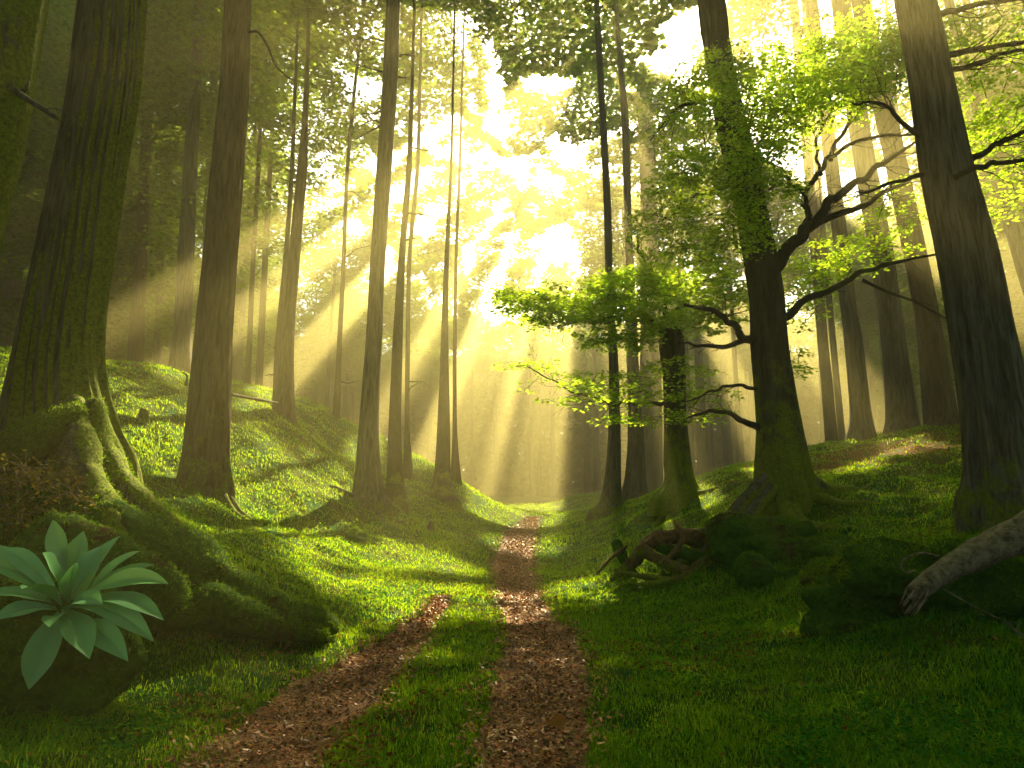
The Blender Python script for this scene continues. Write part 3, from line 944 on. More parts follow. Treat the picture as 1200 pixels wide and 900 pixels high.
# ---- left side
t0, pr, rg = forest_tree([(560, -95, 130), (300, -52, 105), (150, -12, 92), (0, 14, 88)], 6.4, 'dark leaning trunk cut off by the left edge of the view', mat=M_BARK_MOSSY, nt=72, dz=0.1,
                         crown=(17, 27, 4.5, 140, 40, 0.28), group=GR, ztop=26)
limb(t0, [P(-20, 80, 6.4), P(5, 98, 6.3), P(35, 118, 6.2), P(70, 140, 6.1)], 0.045, 0.02, M_BARK_MOSSY, rg, 2, 0.3)
limb(t0, [P(22, 110, 6.4), P(30, 104, 6.3), P(34, 96, 6.25)], 0.03, 0.008, M_BARK_MOSSY, rg)

t1, pr, rg = forest_tree([(548, 78, 150), (500, 74, 128), (450, 70, 112), (400, 72, 102), (300, 88, 92), (200, 104, 86), (100, 122, 80), (0, 132, 76), (-60, 140, 72)], 8.0,
                         'huge mossy trunk with sprawling buttress roots on the left bank', mat=M_BARK_MOSSY, nt=200, dz=0.05, ridge=0.22, flare_h=0.9, lobes=6,
                         phase=[R(-20), R(-62), R(-105), R(-150), R(170), R(70)], lobe_amt=0.9, flare=0.75, crown=(19, 31, 5.5, 200, 40, 0.30), group=GR,
                         roots=((25, 2.0, 0.16),), base_drop=1.0, lobe_w=3.5)
t2, pr, rg = forest_tree([(573, 243, 62), (540, 243, 54), (500, 245, 51), (400, 250, 44), (300, 258, 39), (200, 266, 38), (100, 274, 34), (0, 279, 30)], 13.0,
                         'tall dark brown trunk with a sunlit right edge, right of the mossy giant', mat=M_BARK_BROWN, nt=120, dz=0.06, ridge=0.2, flare_h=0.5, lobes=5,
                         phase=[R(-30), R(-75), R(-130), R(-170), R(60)], lobe_amt=0.6, crown=CR, group=GR, roots=((-35, 1.6, 0.13), (-80, 1.2, 0.10), (-5, 1.3, 0.10)))
limb(t2, [P(291, 38, 13.0), P(303, 38, 12.9), P(314, 55, 12.8), P(322, 75, 12.8), P(334, 88, 12.7), P(346, 95, 12.6)], 0.03, 0.010, M_BARK_THIN, rg, 2, 0.25)
limb(t2, [P(288, 62, 13.0), P(296, 78, 13.0), P(306, 82, 13.0)], 0.014, 0.005, M_BARK_THIN, rg)
t3, pr, rg = forest_tree([(488, 333, 24), (400, 337, 16), (300, 345, 14), (200, 354, 12), (150, 357, 8), (80, 360, 5), (0, 362, 4)], 20.0,
                         'slim trunk on the upper left bank, thicker one of a close pair', mat=M_BARK_BROWN, nt=32, crown=(19, 30, 4, 110, 40, 0.3), group=GR, stubs=3)
forest_tree([(478, 323, 8), (400, 326, 7), (300, 335, 6), (200, 342, 5), (100, 346, 4)], 21.5, 'thin sapling trunk hard against the left side of the slim upper bank trunk',
            mat=M_BARK_THIN, nt=20, crown=(17, 24, 3, 70, 40, 0.3), group=GR, ztop=24, stubs=3)
t4, pr, rg = forest_tree([(590, 431, 44), (570, 431, 34), (500, 432, 24), (400, 438, 19), (300, 443, 17.5), (200, 450, 18), (100, 457, 18), (0, 461, 16)], 18.0,
                         'dark upright trunk left of centre with short dead side branches', mat=M_BARK, nt=56, dz=0.1, crown=CR, group=GR,
                         roots=((-60, 1.3, 0.11), (-20, 1.2, 0.09), (-120, 1.2, 0.1)))
for q in ([(448, 84), (432, 80), (415, 75)], [(446, 144), (436, 141), (420, 149)], [(449, 48), (436, 45), (424, 47)], [(463, 90), (472, 91), (477, 92)], [(468, 66), (474, 64), (490, 66)],
          [(450, 128), (438, 133), (424, 133)], [(445, 148), (430, 156), (412, 166)]):
    limb(t4, [P(u, v, 18 + 0.1 * i) for i, (u, v) in enumerate(q)], 0.035, 0.006, M_BRANCH, rg, 3, 0.3)
forest_tree([(590, 464, 28), (560, 463, 20), (500, 463, 15), (400, 466, 12), (300, 471, 8), (200, 479, 6.5), (100, 483, 4.5), (30, 485, 3.5)], 20.0,
            'narrow trunk close on the right of the dark centre left trunk', mat=M_BARK_THIN, nt=32, crown=(19, 28, 3.5, 100, 40, 0.3), group=GR, stubs=3, roots=((-50, 1.0, 0.07), (-110, .9, .07)))
forest_tree([(556, 478, 12), (500, 477, 6.5), (400, 478, 5.5), (300, 480, 5), (200, 489, 5), (100, 492, 3.5), (20, 494, 3)], 26.0,
            'very thin pale trunk seen behind the narrow centre left trunk', mat=M_BARK_THIN, nt=20, crown=(22, 31, 4, 100, 40, 0.32), group=GR, stubs=2)
forest_tree([(585, 516, 34), (560, 518, 20), (500, 520, 15), (400, 521, 9), (300, 523.5, 5.5), (200, 528.5, 3.6), (100, 531, 2.8), (45, 532, 2.4)], 24.0,
            'slender flared trunk at centre, left one of the twin stems by the path', mat=M_BARK_THIN, nt=32, crown=(22, 31, 4, 100, 40, 0.32), group=GR, roots=((-60, 1.4, 0.09), (-140, 1.2, .09), (-10, 1.6, .1)))
forest_tree([(560, 534, 12), (500, 533, 5.5), (400, 533, 4.6), (300, 534.5, 3.8), (200, 538.5, 3.4), (85, 542, 2.4)], 28.0,
            'slender straight trunk at centre, right one of the twin stems by the path', mat=M_BARK_THIN, nt=20, crown=(24, 32, 4, 90, 40, 0.32), group=GR)
forest_tree([(490, 394, 9), (400, 398, 6), (300, 403, 5), (200, 407, 4.5), (100, 416, 4), (0, 428, 3.5)], 27.0,
            'thin hazy trunk leaning right, left of the dark centre left trunk', mat=M_BARK_THIN, nt=20, crown=(23, 32, 4.5, 120, 40, 0.32), group=GR, stubs=3)
forest_tree([(455, 290, 7), (300, 297, 6), (150, 305, 4.5), (0, 311, 4)], 30.0, 'thin hazy stem just right of the tall brown trunk', mat=M_BARK_THIN, nt=16,
            crown=(20, 32, 5, 140, 40, 0.34), group=GR, stubs=2)
forest_tree([(458, 303, 9), (300, 311, 7), (150, 319, 5), (0, 325, 4)], 33.0, 'second thin hazy stem right of the tall brown trunk', mat=M_BARK_THIN, nt=16,
            crown=(20, 32, 5, 140, 40, 0.34), group=GR)
forest_tree([(445, 209, 32), (400, 213, 23), (300, 218, 20), (200, 223, 17), (100, 229, 14), (0, 233, 12)], 25.0, 'broad hazy trunk between the mossy giant and the brown trunk',
            mat=M_BARK, nt=32, crown=(17, 31, 6, 220, 40, 0.32), group=GR)
forest_tree([(440, 238, 14), (300, 242, 11), (100, 250, 9)], 31.0, 'hazy trunk half hidden by the left edge of the tall brown trunk', mat=M_BARK, nt=20,
            crown=(14, 31, 6, 240, 40, 0.34), group=GR)
forest_tree([(432, 158, 20), (300, 165, 16), (150, 172, 13), (0, 180, 11)], 30.0, 'dim trunk in shade right of the mossy giant', mat=M_BARK_BROWN, nt=24,
            crown=(10, 30, 6.5, 320, 40, 0.34), group=GR)
forest_tree([(432, 184, 10), (300, 188, 8), (100, 196, 7)], 37.0, 'faint narrow trunk left of the broad hazy trunk', mat=M_BARK, nt=16,
            crown=(11, 30, 6, 280, 40, 0.36), group=GR)
# ---- right side
forest_tree([(600, 713, 38), (580, 717, 22), (500, 720, 14), (400, 718, 10.5), (350, 714, 9), (250, 712, 9), (150, 707, 8), (60, 702, 7.5), (0, 699, 7)], 22.0,
            'straight slim dark trunk right of the path, front one of a pair', mat=M_BARK, nt=40, crown=(25, 31, 4, 50, 40, 0.3), group=GR, roots=((-130, 1.8, 0.12), (-100, 1.2, .1), (-60, 1.0, .1)), stubs=2)
forest_tree([(590, 743, 40), (570, 744, 26), (520, 745, 20), (450, 743, 14), (350, 740, 10), (250, 735.5, 9), (150, 733, 9), (50, 725, 6), (0, 722, 5)], 26.0,
            'paler trunk behind the slim dark trunk right of the path', mat=M_BARK, nt=32, crown=(24, 32, 4, 50, 40, 0.3), group=GR, roots=((-110, 1.6, 0.12),))
forest_tree([(560, 762, 30), (300, 762, 22), (100, 755, 18)], 42.0, 'ghostly far trunk behind the pair right of the path', mat=M_BARK, nt=20, crown=(24, 32, 5, 60, 40, 0.36), group=GR)

MG = 'broad leaved trees on the right bank'


def pad(mb, c, rx, ry, rz, ncl, nleaf, size, rng, droop=0.25):
    """a flat layer of foliage: flat clusters of leaves, thinner towards the rim"""
    a = rng.uniform(0, 2 * math.pi, ncl); q = np.sqrt(rng.random(ncl)) * rng.uniform(0.75, 1.12, ncl)
    C = np.stack([c[0] + rx * q * np.cos(a), c[1] + ry * q * np.sin(a), c[2] + rz * rng.normal(0, 0.5, ncl) - droop * rz * q ** 2], 1)
    r = rng.uniform(0.10, 0.30, ncl)
    b = rng.uniform(0, 2 * math.pi, (ncl, nleaf)); s = np.sqrt(rng.random((ncl, nleaf))) * r[:, None]
    L = np.stack([C[:, :1] + s * np.cos(b), C[:, 1:2] + s * np.sin(b), C[:, 2:] + rng.normal(0, 0.03, (ncl, nleaf)) - 0.35 * s ** 2 / 0.3], -1).reshape(-1, 3)
    V, Q = leaf_quads(L, rng.uniform(0.45, 1.45, len(L)) * size * 1.2, 0.34, rng, 0.38, (b + rng.normal(0, 0.5, b.shape)).ravel())
    mb.add(V, Q)
    return C


def spray(root, pads, rng, size=0.075, name='foliage', dens=1.0, link=None):
    """pads: (u, v, Y, half width px, half height px, depth m)"""
    mb = MB(); tw = MB()
    for (u, v, Y, hw, hh, dep) in pads:
        c = P(u, v, Y); k = ppm(c)
        rx, rz = hw / k, hh / k
        ncl = int(max(14, rx * dep * 45 * dens))
        C = pad(mb, c, rx, dep, rz, ncl, 24, size, rng)
        for q in C[::3]:
            j = C[rng.integers(len(C))]
            m = q + (j - q) * min(1, 0.7 / (np.linalg.norm(j - q) + 1e-6))
            tw.tube(np.array([m + [0, 0, -0.03], (q + m) / 2 + [0, 0, 0.03], q]), [0.008, 0.006, 0.003], 4)
    nq = sum(len(q) for q in mb.Q)
    for V, Q, T_ in [(np.vstack(tw.V), np.vstack(tw.Q), np.vstack(tw.T))]:
        mb.add(V, Q)
    o = mb.build(name, M_LEAF_MAPLE, root, False)
    o.data.materials.append(M_BRANCH)
    mi = np.zeros(len(o.data.polygons), np.int32); mi[nq:] = 1
    o.data.polygons.foreach_set('material_index', mi)


# R0: the smaller forked tree
r0t, pr, rg = forest_tree([(585, 796, 60), (565, 797, 36), (540, 794, 31), (500, 792, 26), (450, 790, 25), (405, 787, 29), (388, 786, 24)], 18.0, 'short forked tree on the right bank holding layered bright leaves',
                          name='broadleaf_tree', mat=M_BARK_TREE, nt=72, dz=0.07, ridge=0.18, ztop=0, group=MG, roots=((-120, 1.8, 0.16), (-60, 1.5, 0.13), (-160, 1.6, 0.14)), flare_h=0.4, flare=0.2)
Y = 18.0
limb(r0t, [P(780, 395, Y), P(768, 380, Y), P(758, 372, Y - .2), P(735, 366, Y - .5), P(700, 376, Y - .8), P(650, 366, Y - 1), P(600, 352, Y - 1)], 0.13, 0.012, M_BARK_BROWN, rg, 14, 0.8, jitter=.15)
limb(r0t, [P(788, 395, Y), P(790, 372, Y), P(802, 350, Y), P(820, 330, Y - .3), P(850, 310, Y - .5)], 0.12, 0.015, M_BARK_BROWN, rg, 12, 0.8, jitter=.15)
limb(r0t, [P(784, 395, Y), P(778, 365, Y), P(772, 335, Y + .3), P(750, 300, Y + .3), P(745, 270, Y + .3)], 0.10, 0.012, M_BARK_BROWN, rg, 12, 0.8, jitter=.15)
limb(r0t, [P(790, 470, Y), P(770, 474, Y - .3), P(740, 474, Y - .6), P(700, 468, Y - .8), P(650, 448, Y - 1), P(610, 425, Y - 1)], 0.06, 0.01, M_BRANCH, rg, 12, 0.7, jitter=.15)
spray(r0t, [(610, 345, 16.8, 48, 9, 0.8), (640, 356, 16.6, 60, 9, 1.2), (700, 350, 16.8, 70, 11, 1.4), (690, 370, 16.4, 80, 7, 1.2), (770, 345, 17.2, 80, 13, 1.5), (745, 325, 17.4, 50, 9, 1.3),
            (800, 372, 16.8, 60, 14, 1.5), (730, 395, 16.6, 50, 8, 1.2), (800, 320, 17, 60, 16, 1.5), (850, 345, 16.6, 40, 22, 1.2)], rg, 0.095, dens=1.05)
spray(r0t, [(620, 425, 16.6, 35, 8, 0.8), (660, 445, 16.4, 50, 8, 1.0), (720, 445, 16.4, 60, 12, 1.2), (680, 465, 16.2, 60, 8, 1.0), (760, 460, 16.4, 70, 14, 1.3), (830, 455, 16.6, 45, 14, 1.3), (800, 430, 16.6, 50, 10, 1.2),
            (745, 490, 16.2, 60, 6, 1.0), (820, 485, 16.4, 40, 9, 1.2)], rg, 0.08, dens=0.42)

# R1: the big forked tree
r1t, pr, rg = forest_tree([(582, 922, 80), (560, 918, 69), (500, 913, 53), (450, 907, 46), (400, 901, 42), (350, 898, 40), (300, 890, 39), (250, 880, 35), (200, 870, 37), (150, 857, 35), (100, 847, 31), (50, 839, 30), (0, 833, 31)], 13.0,
                          'thick crooked leafy tree right of the path, with black curving limbs', name='broadleaf_tree', mat=M_BARK_TREE, nt=110, dz=0.06, ridge=0.22, group=MG,
                          roots=((-20, 2.0, 0.2), (-150, 2.6, 0.2), (-125, 2.8, 0.18), (-100, 2.2, 0.16), (-60, 1.8, 0.16)), flare_h=0.3, lobe_amt=0.7, flare=0.16,
                          phase=[R(-15), R(-60), R(-110), R(-155), R(160)], ztop=24, crown=(16, 26, 5, 120, 40, 0.28))
Y = 13.0
limb(r1t, [P(905, 322, Y), P(922, 295, Y), P(945, 272, Y - .1), P(960, 258, Y - .2), P(975, 235, Y - .3), P(1000, 215, Y - .5), P(1035, 190, Y - .6), P(1075, 170, Y - .8)], 0.16, 0.02, M_BRANCH, rg, 12, 0.9, jitter=.12)
limb(r1t, [P(960, 262, Y), P(1000, 245, Y - .2), P(1040, 225, Y - .3), P(1080, 205, Y - .5), P(1120, 195, Y - .7)], 0.07, 0.015, M_BRANCH, rg, 8, 0.7, jitter=.1)
limb(r1t, [P(938, 275, Y), P(946, 255, Y), P(944, 235, Y), P(925, 212, Y), P(915, 195, Y)], 0.08, 0.012, M_BRANCH, rg, 10, 0.7, jitter=.1)
limb(r1t, [P(943, 226, Y), P(957, 205, Y), P(975, 182, Y - .1), P(1010, 165, Y - .3), P(1060, 158, Y - .4), P(1095, 160, Y - .4)], 0.06, 0.012, M_BRANCH, rg, 10, 0.8, jitter=.1)
limb(r1t, [P(970, 188, Y), P(985, 160, Y), P(1005, 120, Y - .1), P(1045, 92, Y - .2), P(1090, 70, Y - .2)], 0.05, 0.01, M_BRANCH, rg, 12, 0.9, jitter=.1)
limb(r1t, [P(962, 205, Y), P(960, 185, Y), P(955, 160, Y), P(985, 120, Y), P(1030, 85, Y)], 0.04, 0.01, M_BRANCH, rg, 12, 0.8, jitter=.1)
limb(r1t, [P(922, 372, Y), P(940, 356, Y - .1), P(970, 342, Y - .2), P(1000, 322, Y - .4), P(1040, 310, Y - .6), P(1096, 298, Y - .8)], 0.085, 0.018, M_BRANCH, rg, 5, 0.5, jitter=.1)
limb(r1t, [P(1010, 328, Y - .4), P(1040, 342, Y - .5), P(1075, 355, Y - .6), P(1110, 374, Y - .8)], 0.035, 0.012, M_BRANCH, rg, 3, 0.5)
limb(r1t, [P(885, 400, Y), P(872, 396, Y - .1), P(862, 382, Y - .2), P(845, 370, Y - .3), P(825, 362, Y - .4), P(800, 358, Y - .5)], 0.10, 0.02, M_BRANCH, rg, 6, 0.5, jitter=.08)
limb(r1t, [P(874, 400, Y), P(850, 406, Y - .2), P(820, 405, Y - .3), P(795, 400, Y - .5)], 0.06, 0.015, M_BRANCH, rg, 4, 0.5, jitter=.08)
limb(r1t, [P(890, 502, Y), P(872, 496, Y - .1), P(855, 484, Y - .2), P(830, 482, Y - .3), P(805, 490, Y - .4)], 0.07, 0.015, M_BRANCH, rg, 4, 0.4, jitter=.05)
limb(r1t, [P(888, 455, Y), P(860, 451, Y), P(835, 458, Y - .2), P(805, 470, Y - .3)], 0.045, 0.01, M_BRANCH, rg, 5, 0.5, jitter=.05)
limb(r1t, [P(855, 215, Y), P(830, 225, Y - .2), P(800, 240, Y - .4), P(770, 262, Y - .6)], 0.06, 0.012, M_BRANCH, rg, 12, 0.8, jitter=.1)
limb(r1t, [P(845, 110, Y), P(820, 118, Y - .2), P(790, 130, Y - .4), P(762, 165, Y - .6)], 0.05, 0.01, M_BRANCH, rg, 12, 0.8, jitter=.1)
spray(r1t, [(800, 108, 12.4, 36, 14, 0.8), (780, 150, 12.4, 22, 20, 0.6), (835, 90, 12.2, 45, 14, 1.0), (880, 95, 12.2, 55, 20, 1.2), (850, 130, 12.0, 55, 25, 1.2), (890, 160, 12, 45, 25, 1.1)], rg, 0.064, dens=1.6)
spray(r1t, [(940, 75, 12.4, 65, 18, 1.2), (1000, 60, 12.2, 70, 22, 1.3), (1040, 75, 12, 60, 25, 1.1), (980, 100, 12, 70, 22, 1.2), (930, 120, 12, 55, 20, 1.1), (1060, 45, 11.6, 50, 18, 1.0), (920, 150, 12, 40, 15, 1.0)],
      rg, 0.060, dens=1.9)
spray(r1t, [(810, 215, 12, 55, 20, 1.1), (850, 200, 11.8, 60, 28, 1.0), (780, 250, 12.2, 40, 22, 1.0), (840, 250, 12, 60, 26, 1.1), (800, 290, 12.2, 55, 20, 1.0), (890, 190, 12, 45, 20, 1.0), (870, 280, 12, 45, 25, 1.0), (790, 200, 12.3, 30, 14, 0.8),
            (900, 225, 12, 35, 14, .9)], rg, 0.062, dens=1.45)
spray(r1t, [(985, 300, 14.5, 50, 22, 1.0), (950, 320, 14.5, 40, 22, 1.0), (1020, 280, 14.5, 45, 20, 1.0), (945, 360, 14.2, 25, 26, 0.8), (1040, 240, 14.5, 40, 20, 1.0), (930, 420, 13.8, 14, 30, 0.4)], rg, 0.075, dens=0.8)

# R2: big trunk on the right
r2t, pr, rg = forest_tree([(592, 1188, 132), (560, 1182, 106), (500, 1171, 88), (400, 1152, 75), (300, 1134, 68), (200, 1110, 60), (100, 1092, 53), (50, 1082, 50), (0, 1071, 47), (-60, 1060, 44)], 9.0,
                          'massive dark furrowed trunk near the right edge, leaning left', mat=M_BARK, nt=200, dz=0.05, ridge=0.22, flare_h=0.6, lobes=5, lobe_amt=0.7,
                          phase=[R(-160), R(-110), R(-60), R(-10), R(90)], crown=(18, 30, 5.5, 180, 40, 0.3), group=GR, roots=((-150, 1.5, 0.16), (-100, 1.4, 0.16)), base_drop=0.8)
Y = 9.0
limb(r2t, [P(1095, 75, Y), P(1120, 62, Y - .2), P(1155, 58, Y - .4), P(1200, 50, Y - .6), P(1260, 35, Y - .8)], 0.05, 0.02, M_BRANCH, rg, 6, 0.5, jitter=.06)
limb(r2t, [P(1085, 25, Y), P(1120, 12, Y - .2), P(1165, 2, Y - .4), P(1220, -4, Y - .6)], 0.05, 0.02, M_BRANCH, rg, 6, 0.5, jitter=.06)
limb(r2t, [P(1100, 80, Y), P(1130, 80, Y - .2), P(1165, 66, Y - .4), P(1210, 58, Y - .6)], 0.045, 0.02, M_BRANCH, rg, 6, 0.5, jitter=.06)
limb(r2t, [P(1118, 208, Y - .3), P(1150, 195, Y - .5), P(1180, 190, Y - .6), P(1230, 182, Y - .8)], 0.045, 0.022, M_BRANCH, rg, 4, 0.4, jitter=.05)
limb(r2t, [P(1130, 190, Y), P(1155, 178, Y - .3), P(1180, 162, Y - .4), P(1230, 140, Y - .6)], 0.055, 0.022, M_BRANCH, rg, 5, 0.5, jitter=.05)
limb(r2t, [P(1075, 160, Y), P(1050, 135, Y - .2), P(1030, 122, Y - .3), P(1000, 120, Y - .4)], 0.04, 0.012, M_BRANCH, rg, 5, 0.5, jitter=.05)
limb(r2t, [P(1082, 206, Y), P(1050, 212, Y - .1), P(1020, 224, Y - .2), P(1000, 228, Y - .2)], 0.035, 0.010, M_BRANCH, rg, 4, 0.5, jitter=.05)
spray(r2t, [(1180, 20, 11, 60, 25, 1.2), (1150, 90, 11, 50, 20, 1.2), (1190, 125, 11, 50, 20, 1.2), (1180, 230, 11.5, 50, 22, 1.2), (1160, 150, 11.5, 45, 18, 1.0), (1120, 50, 11, 30, 20, 1.0), (1170, 190, 11.5, 50, 16, 1.0)],
      rg, 0.065, dens=1.0)
forest_tree([(500, 1107, 40), (480, 1105, 34), (400, 1092, 30), (300, 1073, 28), (200, 1052, 26), (100, 1030, 24), (0, 1008, 22)], 20.0, 'brown trunk on the right bank nearest the massive right trunk',
            mat=M_BARK_BROWN, nt=48, crown=(18, 30, 5, 170, 40, 0.3), group=GR, roots=((-140, 1.0, 0.14), (-60, 1.0, .14)))
forest_tree([(510, 1058, 46), (480, 1056, 37), (400, 1047, 30), (300, 1033, 28), (200, 1015, 26), (100, 1000, 24), (0, 985, 22)], 22.0, 'middle trunk of the three stout hazy trunks on the right bank',
            mat=M_BARK, nt=48, crown=(18, 30, 5, 140, 40, 0.3), group=GR, roots=((-130, 1.0, 0.14), (-40, 1.0, .12)))
forest_tree([(515, 1011, 34), (480, 1008, 25), (400, 1000, 22), (350, 993, 19), (200, 975, 17), (0, 950, 15)], 24.0, 'leftmost of the three stout hazy trunks on the right bank',
            mat=M_BARK, nt=40, crown=(19, 30, 4.5, 80, 40, 0.3), group=GR, roots=((-130, 1.0, 0.12),))
forest_tree([(533, 976, 16), (450, 969, 14), (375, 962, 13), (200, 948, 12), (0, 930, 11)], 32.0, 'pale narrow trunk right of the crooked leafy tree', mat=M_BARK_THIN, nt=24,
            crown=(23, 32, 5, 60, 40, 0.32), group=GR)
forest_tree([(525, 988, 9), (400, 976, 8), (200, 958, 7), (0, 942, 6)], 36.0, 'very thin pale trunk beside the pale narrow trunk', mat=M_BARK_THIN, nt=16,
            crown=(23, 32, 4, 40, 40, 0.32), group=GR)
forest_tree([(500, 1086, 8), (400, 1078, 7), (300, 1068, 6)], 30.0, 'thin trunk in the gap between the two stoutest hazy trunks', mat=M_BARK_THIN, nt=16, crown=(20, 30, 4, 60, 40, 0.32), group=GR)
forest_tree([(520, 1260, 40), (400, 1225, 22), (300, 1195, 18), (200, 1165, 16), (100, 1138, 14)], 22.0, 'hazy trunk leaning left beyond the massive right trunk', mat=M_BARK, nt=32,
            crown=(15, 29, 5.5, 180, 40, 0.3), group=GR)
forest_tree([(520, 1300, 30), (400, 1262, 18), (250, 1215, 15), (100, 1165, 12)], 27.0, 'thin trunk at the right border behind the massive trunk', mat=M_BARK_THIN, nt=24,
            crown=(15, 29, 5.5, 180, 40, 0.3), group=GR)

# ---- the forest behind: individual trees fading into the haze
rngf = np.random.default_rng(5)
placed = list(USED)
cnt = 0
tries = 0
# keep clear a wedge towards the sun so that its light reaches the eye
while cnt < 120 and tries < 6000:
    tries += 1
    Yf = 26 + 85 * rngf.random() ** 0.9
    xf = rngf.uniform(-0.95, 0.95) * (Yf * 0.85 + 8)
    u = 600 + F * xf / (Yf * math.cos(PITCH))
    if Yf < 46 and 130 < u < 1120: continue
    if 440 < u < 720 and Yf < 92: continue
    if abs(xf) > 75: continue
    if min((xf - a) ** 2 + (Yf - b) ** 2 for a, b in placed) < 3.6 ** 2: continue
    placed.append((xf, Yf)); cnt += 1
    g = Hs(xf, Yf)
    r = rngf.uniform(0.16, 0.42)
    zt = rngf.uniform(27, 30.5)
    lean = rngf.normal(0, 0.02)
    sp = np.array([[xf, Yf, g - 0.5], [xf + lean * 8, Yf, 8 + g], [xf + lean * 16, Yf, 16 + g], [xf + lean * zt, Yf, zt]])
    far = Yf > 60
    root = empty('forest_tree', (xf, Yf, g), 'faint far tree trunk fading into golden haze' if far else 'dim mid distance tree half lost in the haze', 'tree',
                 'far trees in the haze' if far else 'mid distance trees in the haze')
    V, Q, T, prof = trunk_mesh(sp, [r * 1.5, r, r * 0.85, r * 0.3], 14, 0.5, rngf, 0.6, 0.5, 4, 0.03, 0.04)
    np_mesh('trunk', V, Q, T, M_BARK, root, True)
    sunny = 560 < u < 900
    zb = rngf.uniform(17, 21) if not sunny else 22
    if u < 260 and Yf < 60: zb = rngf.uniform(8, 14)
    if u > 1120 and Yf < 60: zb = rngf.uniform(10, 16)
    ncl = int(230 * (31 - zb) / 12)
    cr = crown_mesh(xf + lean * 24, Yf, zb, zt, rngf.uniform(4.5, 6.5), ncl, 44, 0.32, rngf, spread=1.1)
    CROWNS.append([root, xf + lean * 24, Yf, cr])


def close_canopy(need=3.0, cell=0.5):
    """thicken the crowns with added leaves that block the sun except at the cut gaps"""
    a0, a1, b0, b1 = -56, 62, -18, 125
    na, nb = int((a1 - a0) / cell), int((b1 - b0) / cell)
    cov = np.zeros((na, nb))
    for c in CROWNS:
        if c[3] is None: continue
        L = c[3][0].reshape(-1, 4, 3)
        m = L.mean(1); ar = 0.5 * np.linalg.norm(np.cross(L[:, 2] - L[:, 0], L[:, 3] - L[:, 1]), axis=1) * 0.75
        a, b = sh_xy(m)
        i = ((a - a0) / cell).astype(int); j = ((b - b0) / cell).astype(int)
        ok = (i >= 0) & (i < na) & (j >= 0) & (j < nb)
        np.add.at(cov, (i[ok], j[ok]), ar[ok])
    rng = np.random.default_rng(77)
    size_b = np.clip(0.28 + 0.0042 * (b0 + (np.arange(nb) + 0.5) * cell + 18), 0.28, 0.9)[None]
    per = 0.32 * size_b ** 2 * 0.75
    want = np.clip((need * cell * cell - cov) / per, 0, None)
    n = rng.poisson(want)
    I, J = np.nonzero(n)
    k = n[I, J]
    I = np.repeat(I, k); J = np.repeat(J, k)
    a = a0 + (I + rng.random(len(I))) * cell; b = b0 + (J + rng.random(len(I))) * cell
    zz = 20.5 + 9.5 * np.clip(noise2(a * 0.35, b * 0.35, 71) * 0.75 + noise2(a * 1.1, b * 1.1, 72) * 0.4 - 0.08, 0, 1) + rng.normal(0, 0.3, len(a))
    L = np.stack([a + zz * SXY[0], b + zz * SXY[1], zz], 1)
    sz = np.clip(0.28 + 0.0042 * (b + 18), 0.28, 0.9)
    okl = ~lit(*sh_xy(L)); L = L[okl]; sz = sz[okl]
    T = np.array([(c[1], c[2]) for c in CROWNS])
    own = np.empty(len(L), int)
    for i in range(0, len(L), 50000):
        q = L[i:i + 50000]
        own[i:i + 50000] = ((q[:, None, 0] - T[None, :, 0]) ** 2 + (q[:, None, 1] - T[None, :, 1]) ** 2).argmin(1)
    for t, c in enumerate(CROWNS):
        q = L[own == t]; qs = sz[own == t]
        parts = [c[3]] if c[3] is not None else []
        if len(q): parts.append(leaf_quads(q, rng.uniform(0.7, 1.3, len(q)) * qs, 0.32, rng, 0.45))
        if not parts: continue
        off = 0; VV = []; QQ = []
        for V, Q in parts:
            VV.append(V); QQ.append(Q + off); off += len(V)
        np_mesh('crown', np.vstack(VV), np.vstack(QQ), None, M_LEAF_CANOPY, c[0])  # tree crown together with the leaves added for shade
    print('canopy leaves added', len(L))


close_canopy()

# the forest beyond, reading as one mass
rw = np.random.default_rng(9)
nw = 130000
xw = rw.uniform(-110, 110, nw); yw = rw.uniform(122, 165, nw); zw = 2 + 28 * rw.random(nw)
V, Q = leaf_quads(np.stack([xw, yw, zw], 1), rw.uniform(0.9, 1.8, nw), 0.4, rw, 0.9)
MW = [(V, Q)]
# unseen leaf masses added at the sides, behind and overhead to cut skylight
n_ = 60000
side_ = np.where(rw.random(n_) < 0.5, -1, 1)
MW.append(leaf_quads(np.stack([side_ * rw.uniform(66, 84, n_), rw.uniform(-27, 125, n_), 3 + 27 * rw.random(n_)], 1), rw.uniform(0.8, 1.5, n_), 0.4, rw, 0.9))
n_ = 30000
MW.append(leaf_quads(np.stack([rw.uniform(-66, 66, n_), rw.uniform(-28, -18, n_), 1 + 29 * rw.random(n_)], 1), rw.uniform(0.7, 1.3, n_), 0.4, rw, 0.9))
n_ = 60000
xr = rw.uniform(-66, 66, n_); yr = rw.uniform(-26, 22, n_); kr = yr < 12 + 0.12 * np.abs(xr)
MW.append(leaf_quads(np.stack([xr, yr, rw.uniform(22, 30, n_)], 1)[kr], rw.uniform(0.5, 1.1, n_)[kr], 0.4, rw, 0.4))
oo = 0; VV = []; QQ = []
for V, Q in MW:
    VV.append(V); QQ.append(Q + oo); oo += len(V)
o = np_mesh('woodland_and_sky_screen', np.vstack(VV), np.vstack(QQ), None, M_LEAF_CANOPY)
set_props(o, 'far forest edge behind the haze, plus unseen leaf masses that block skylight', 'woodland', kind='stuff')

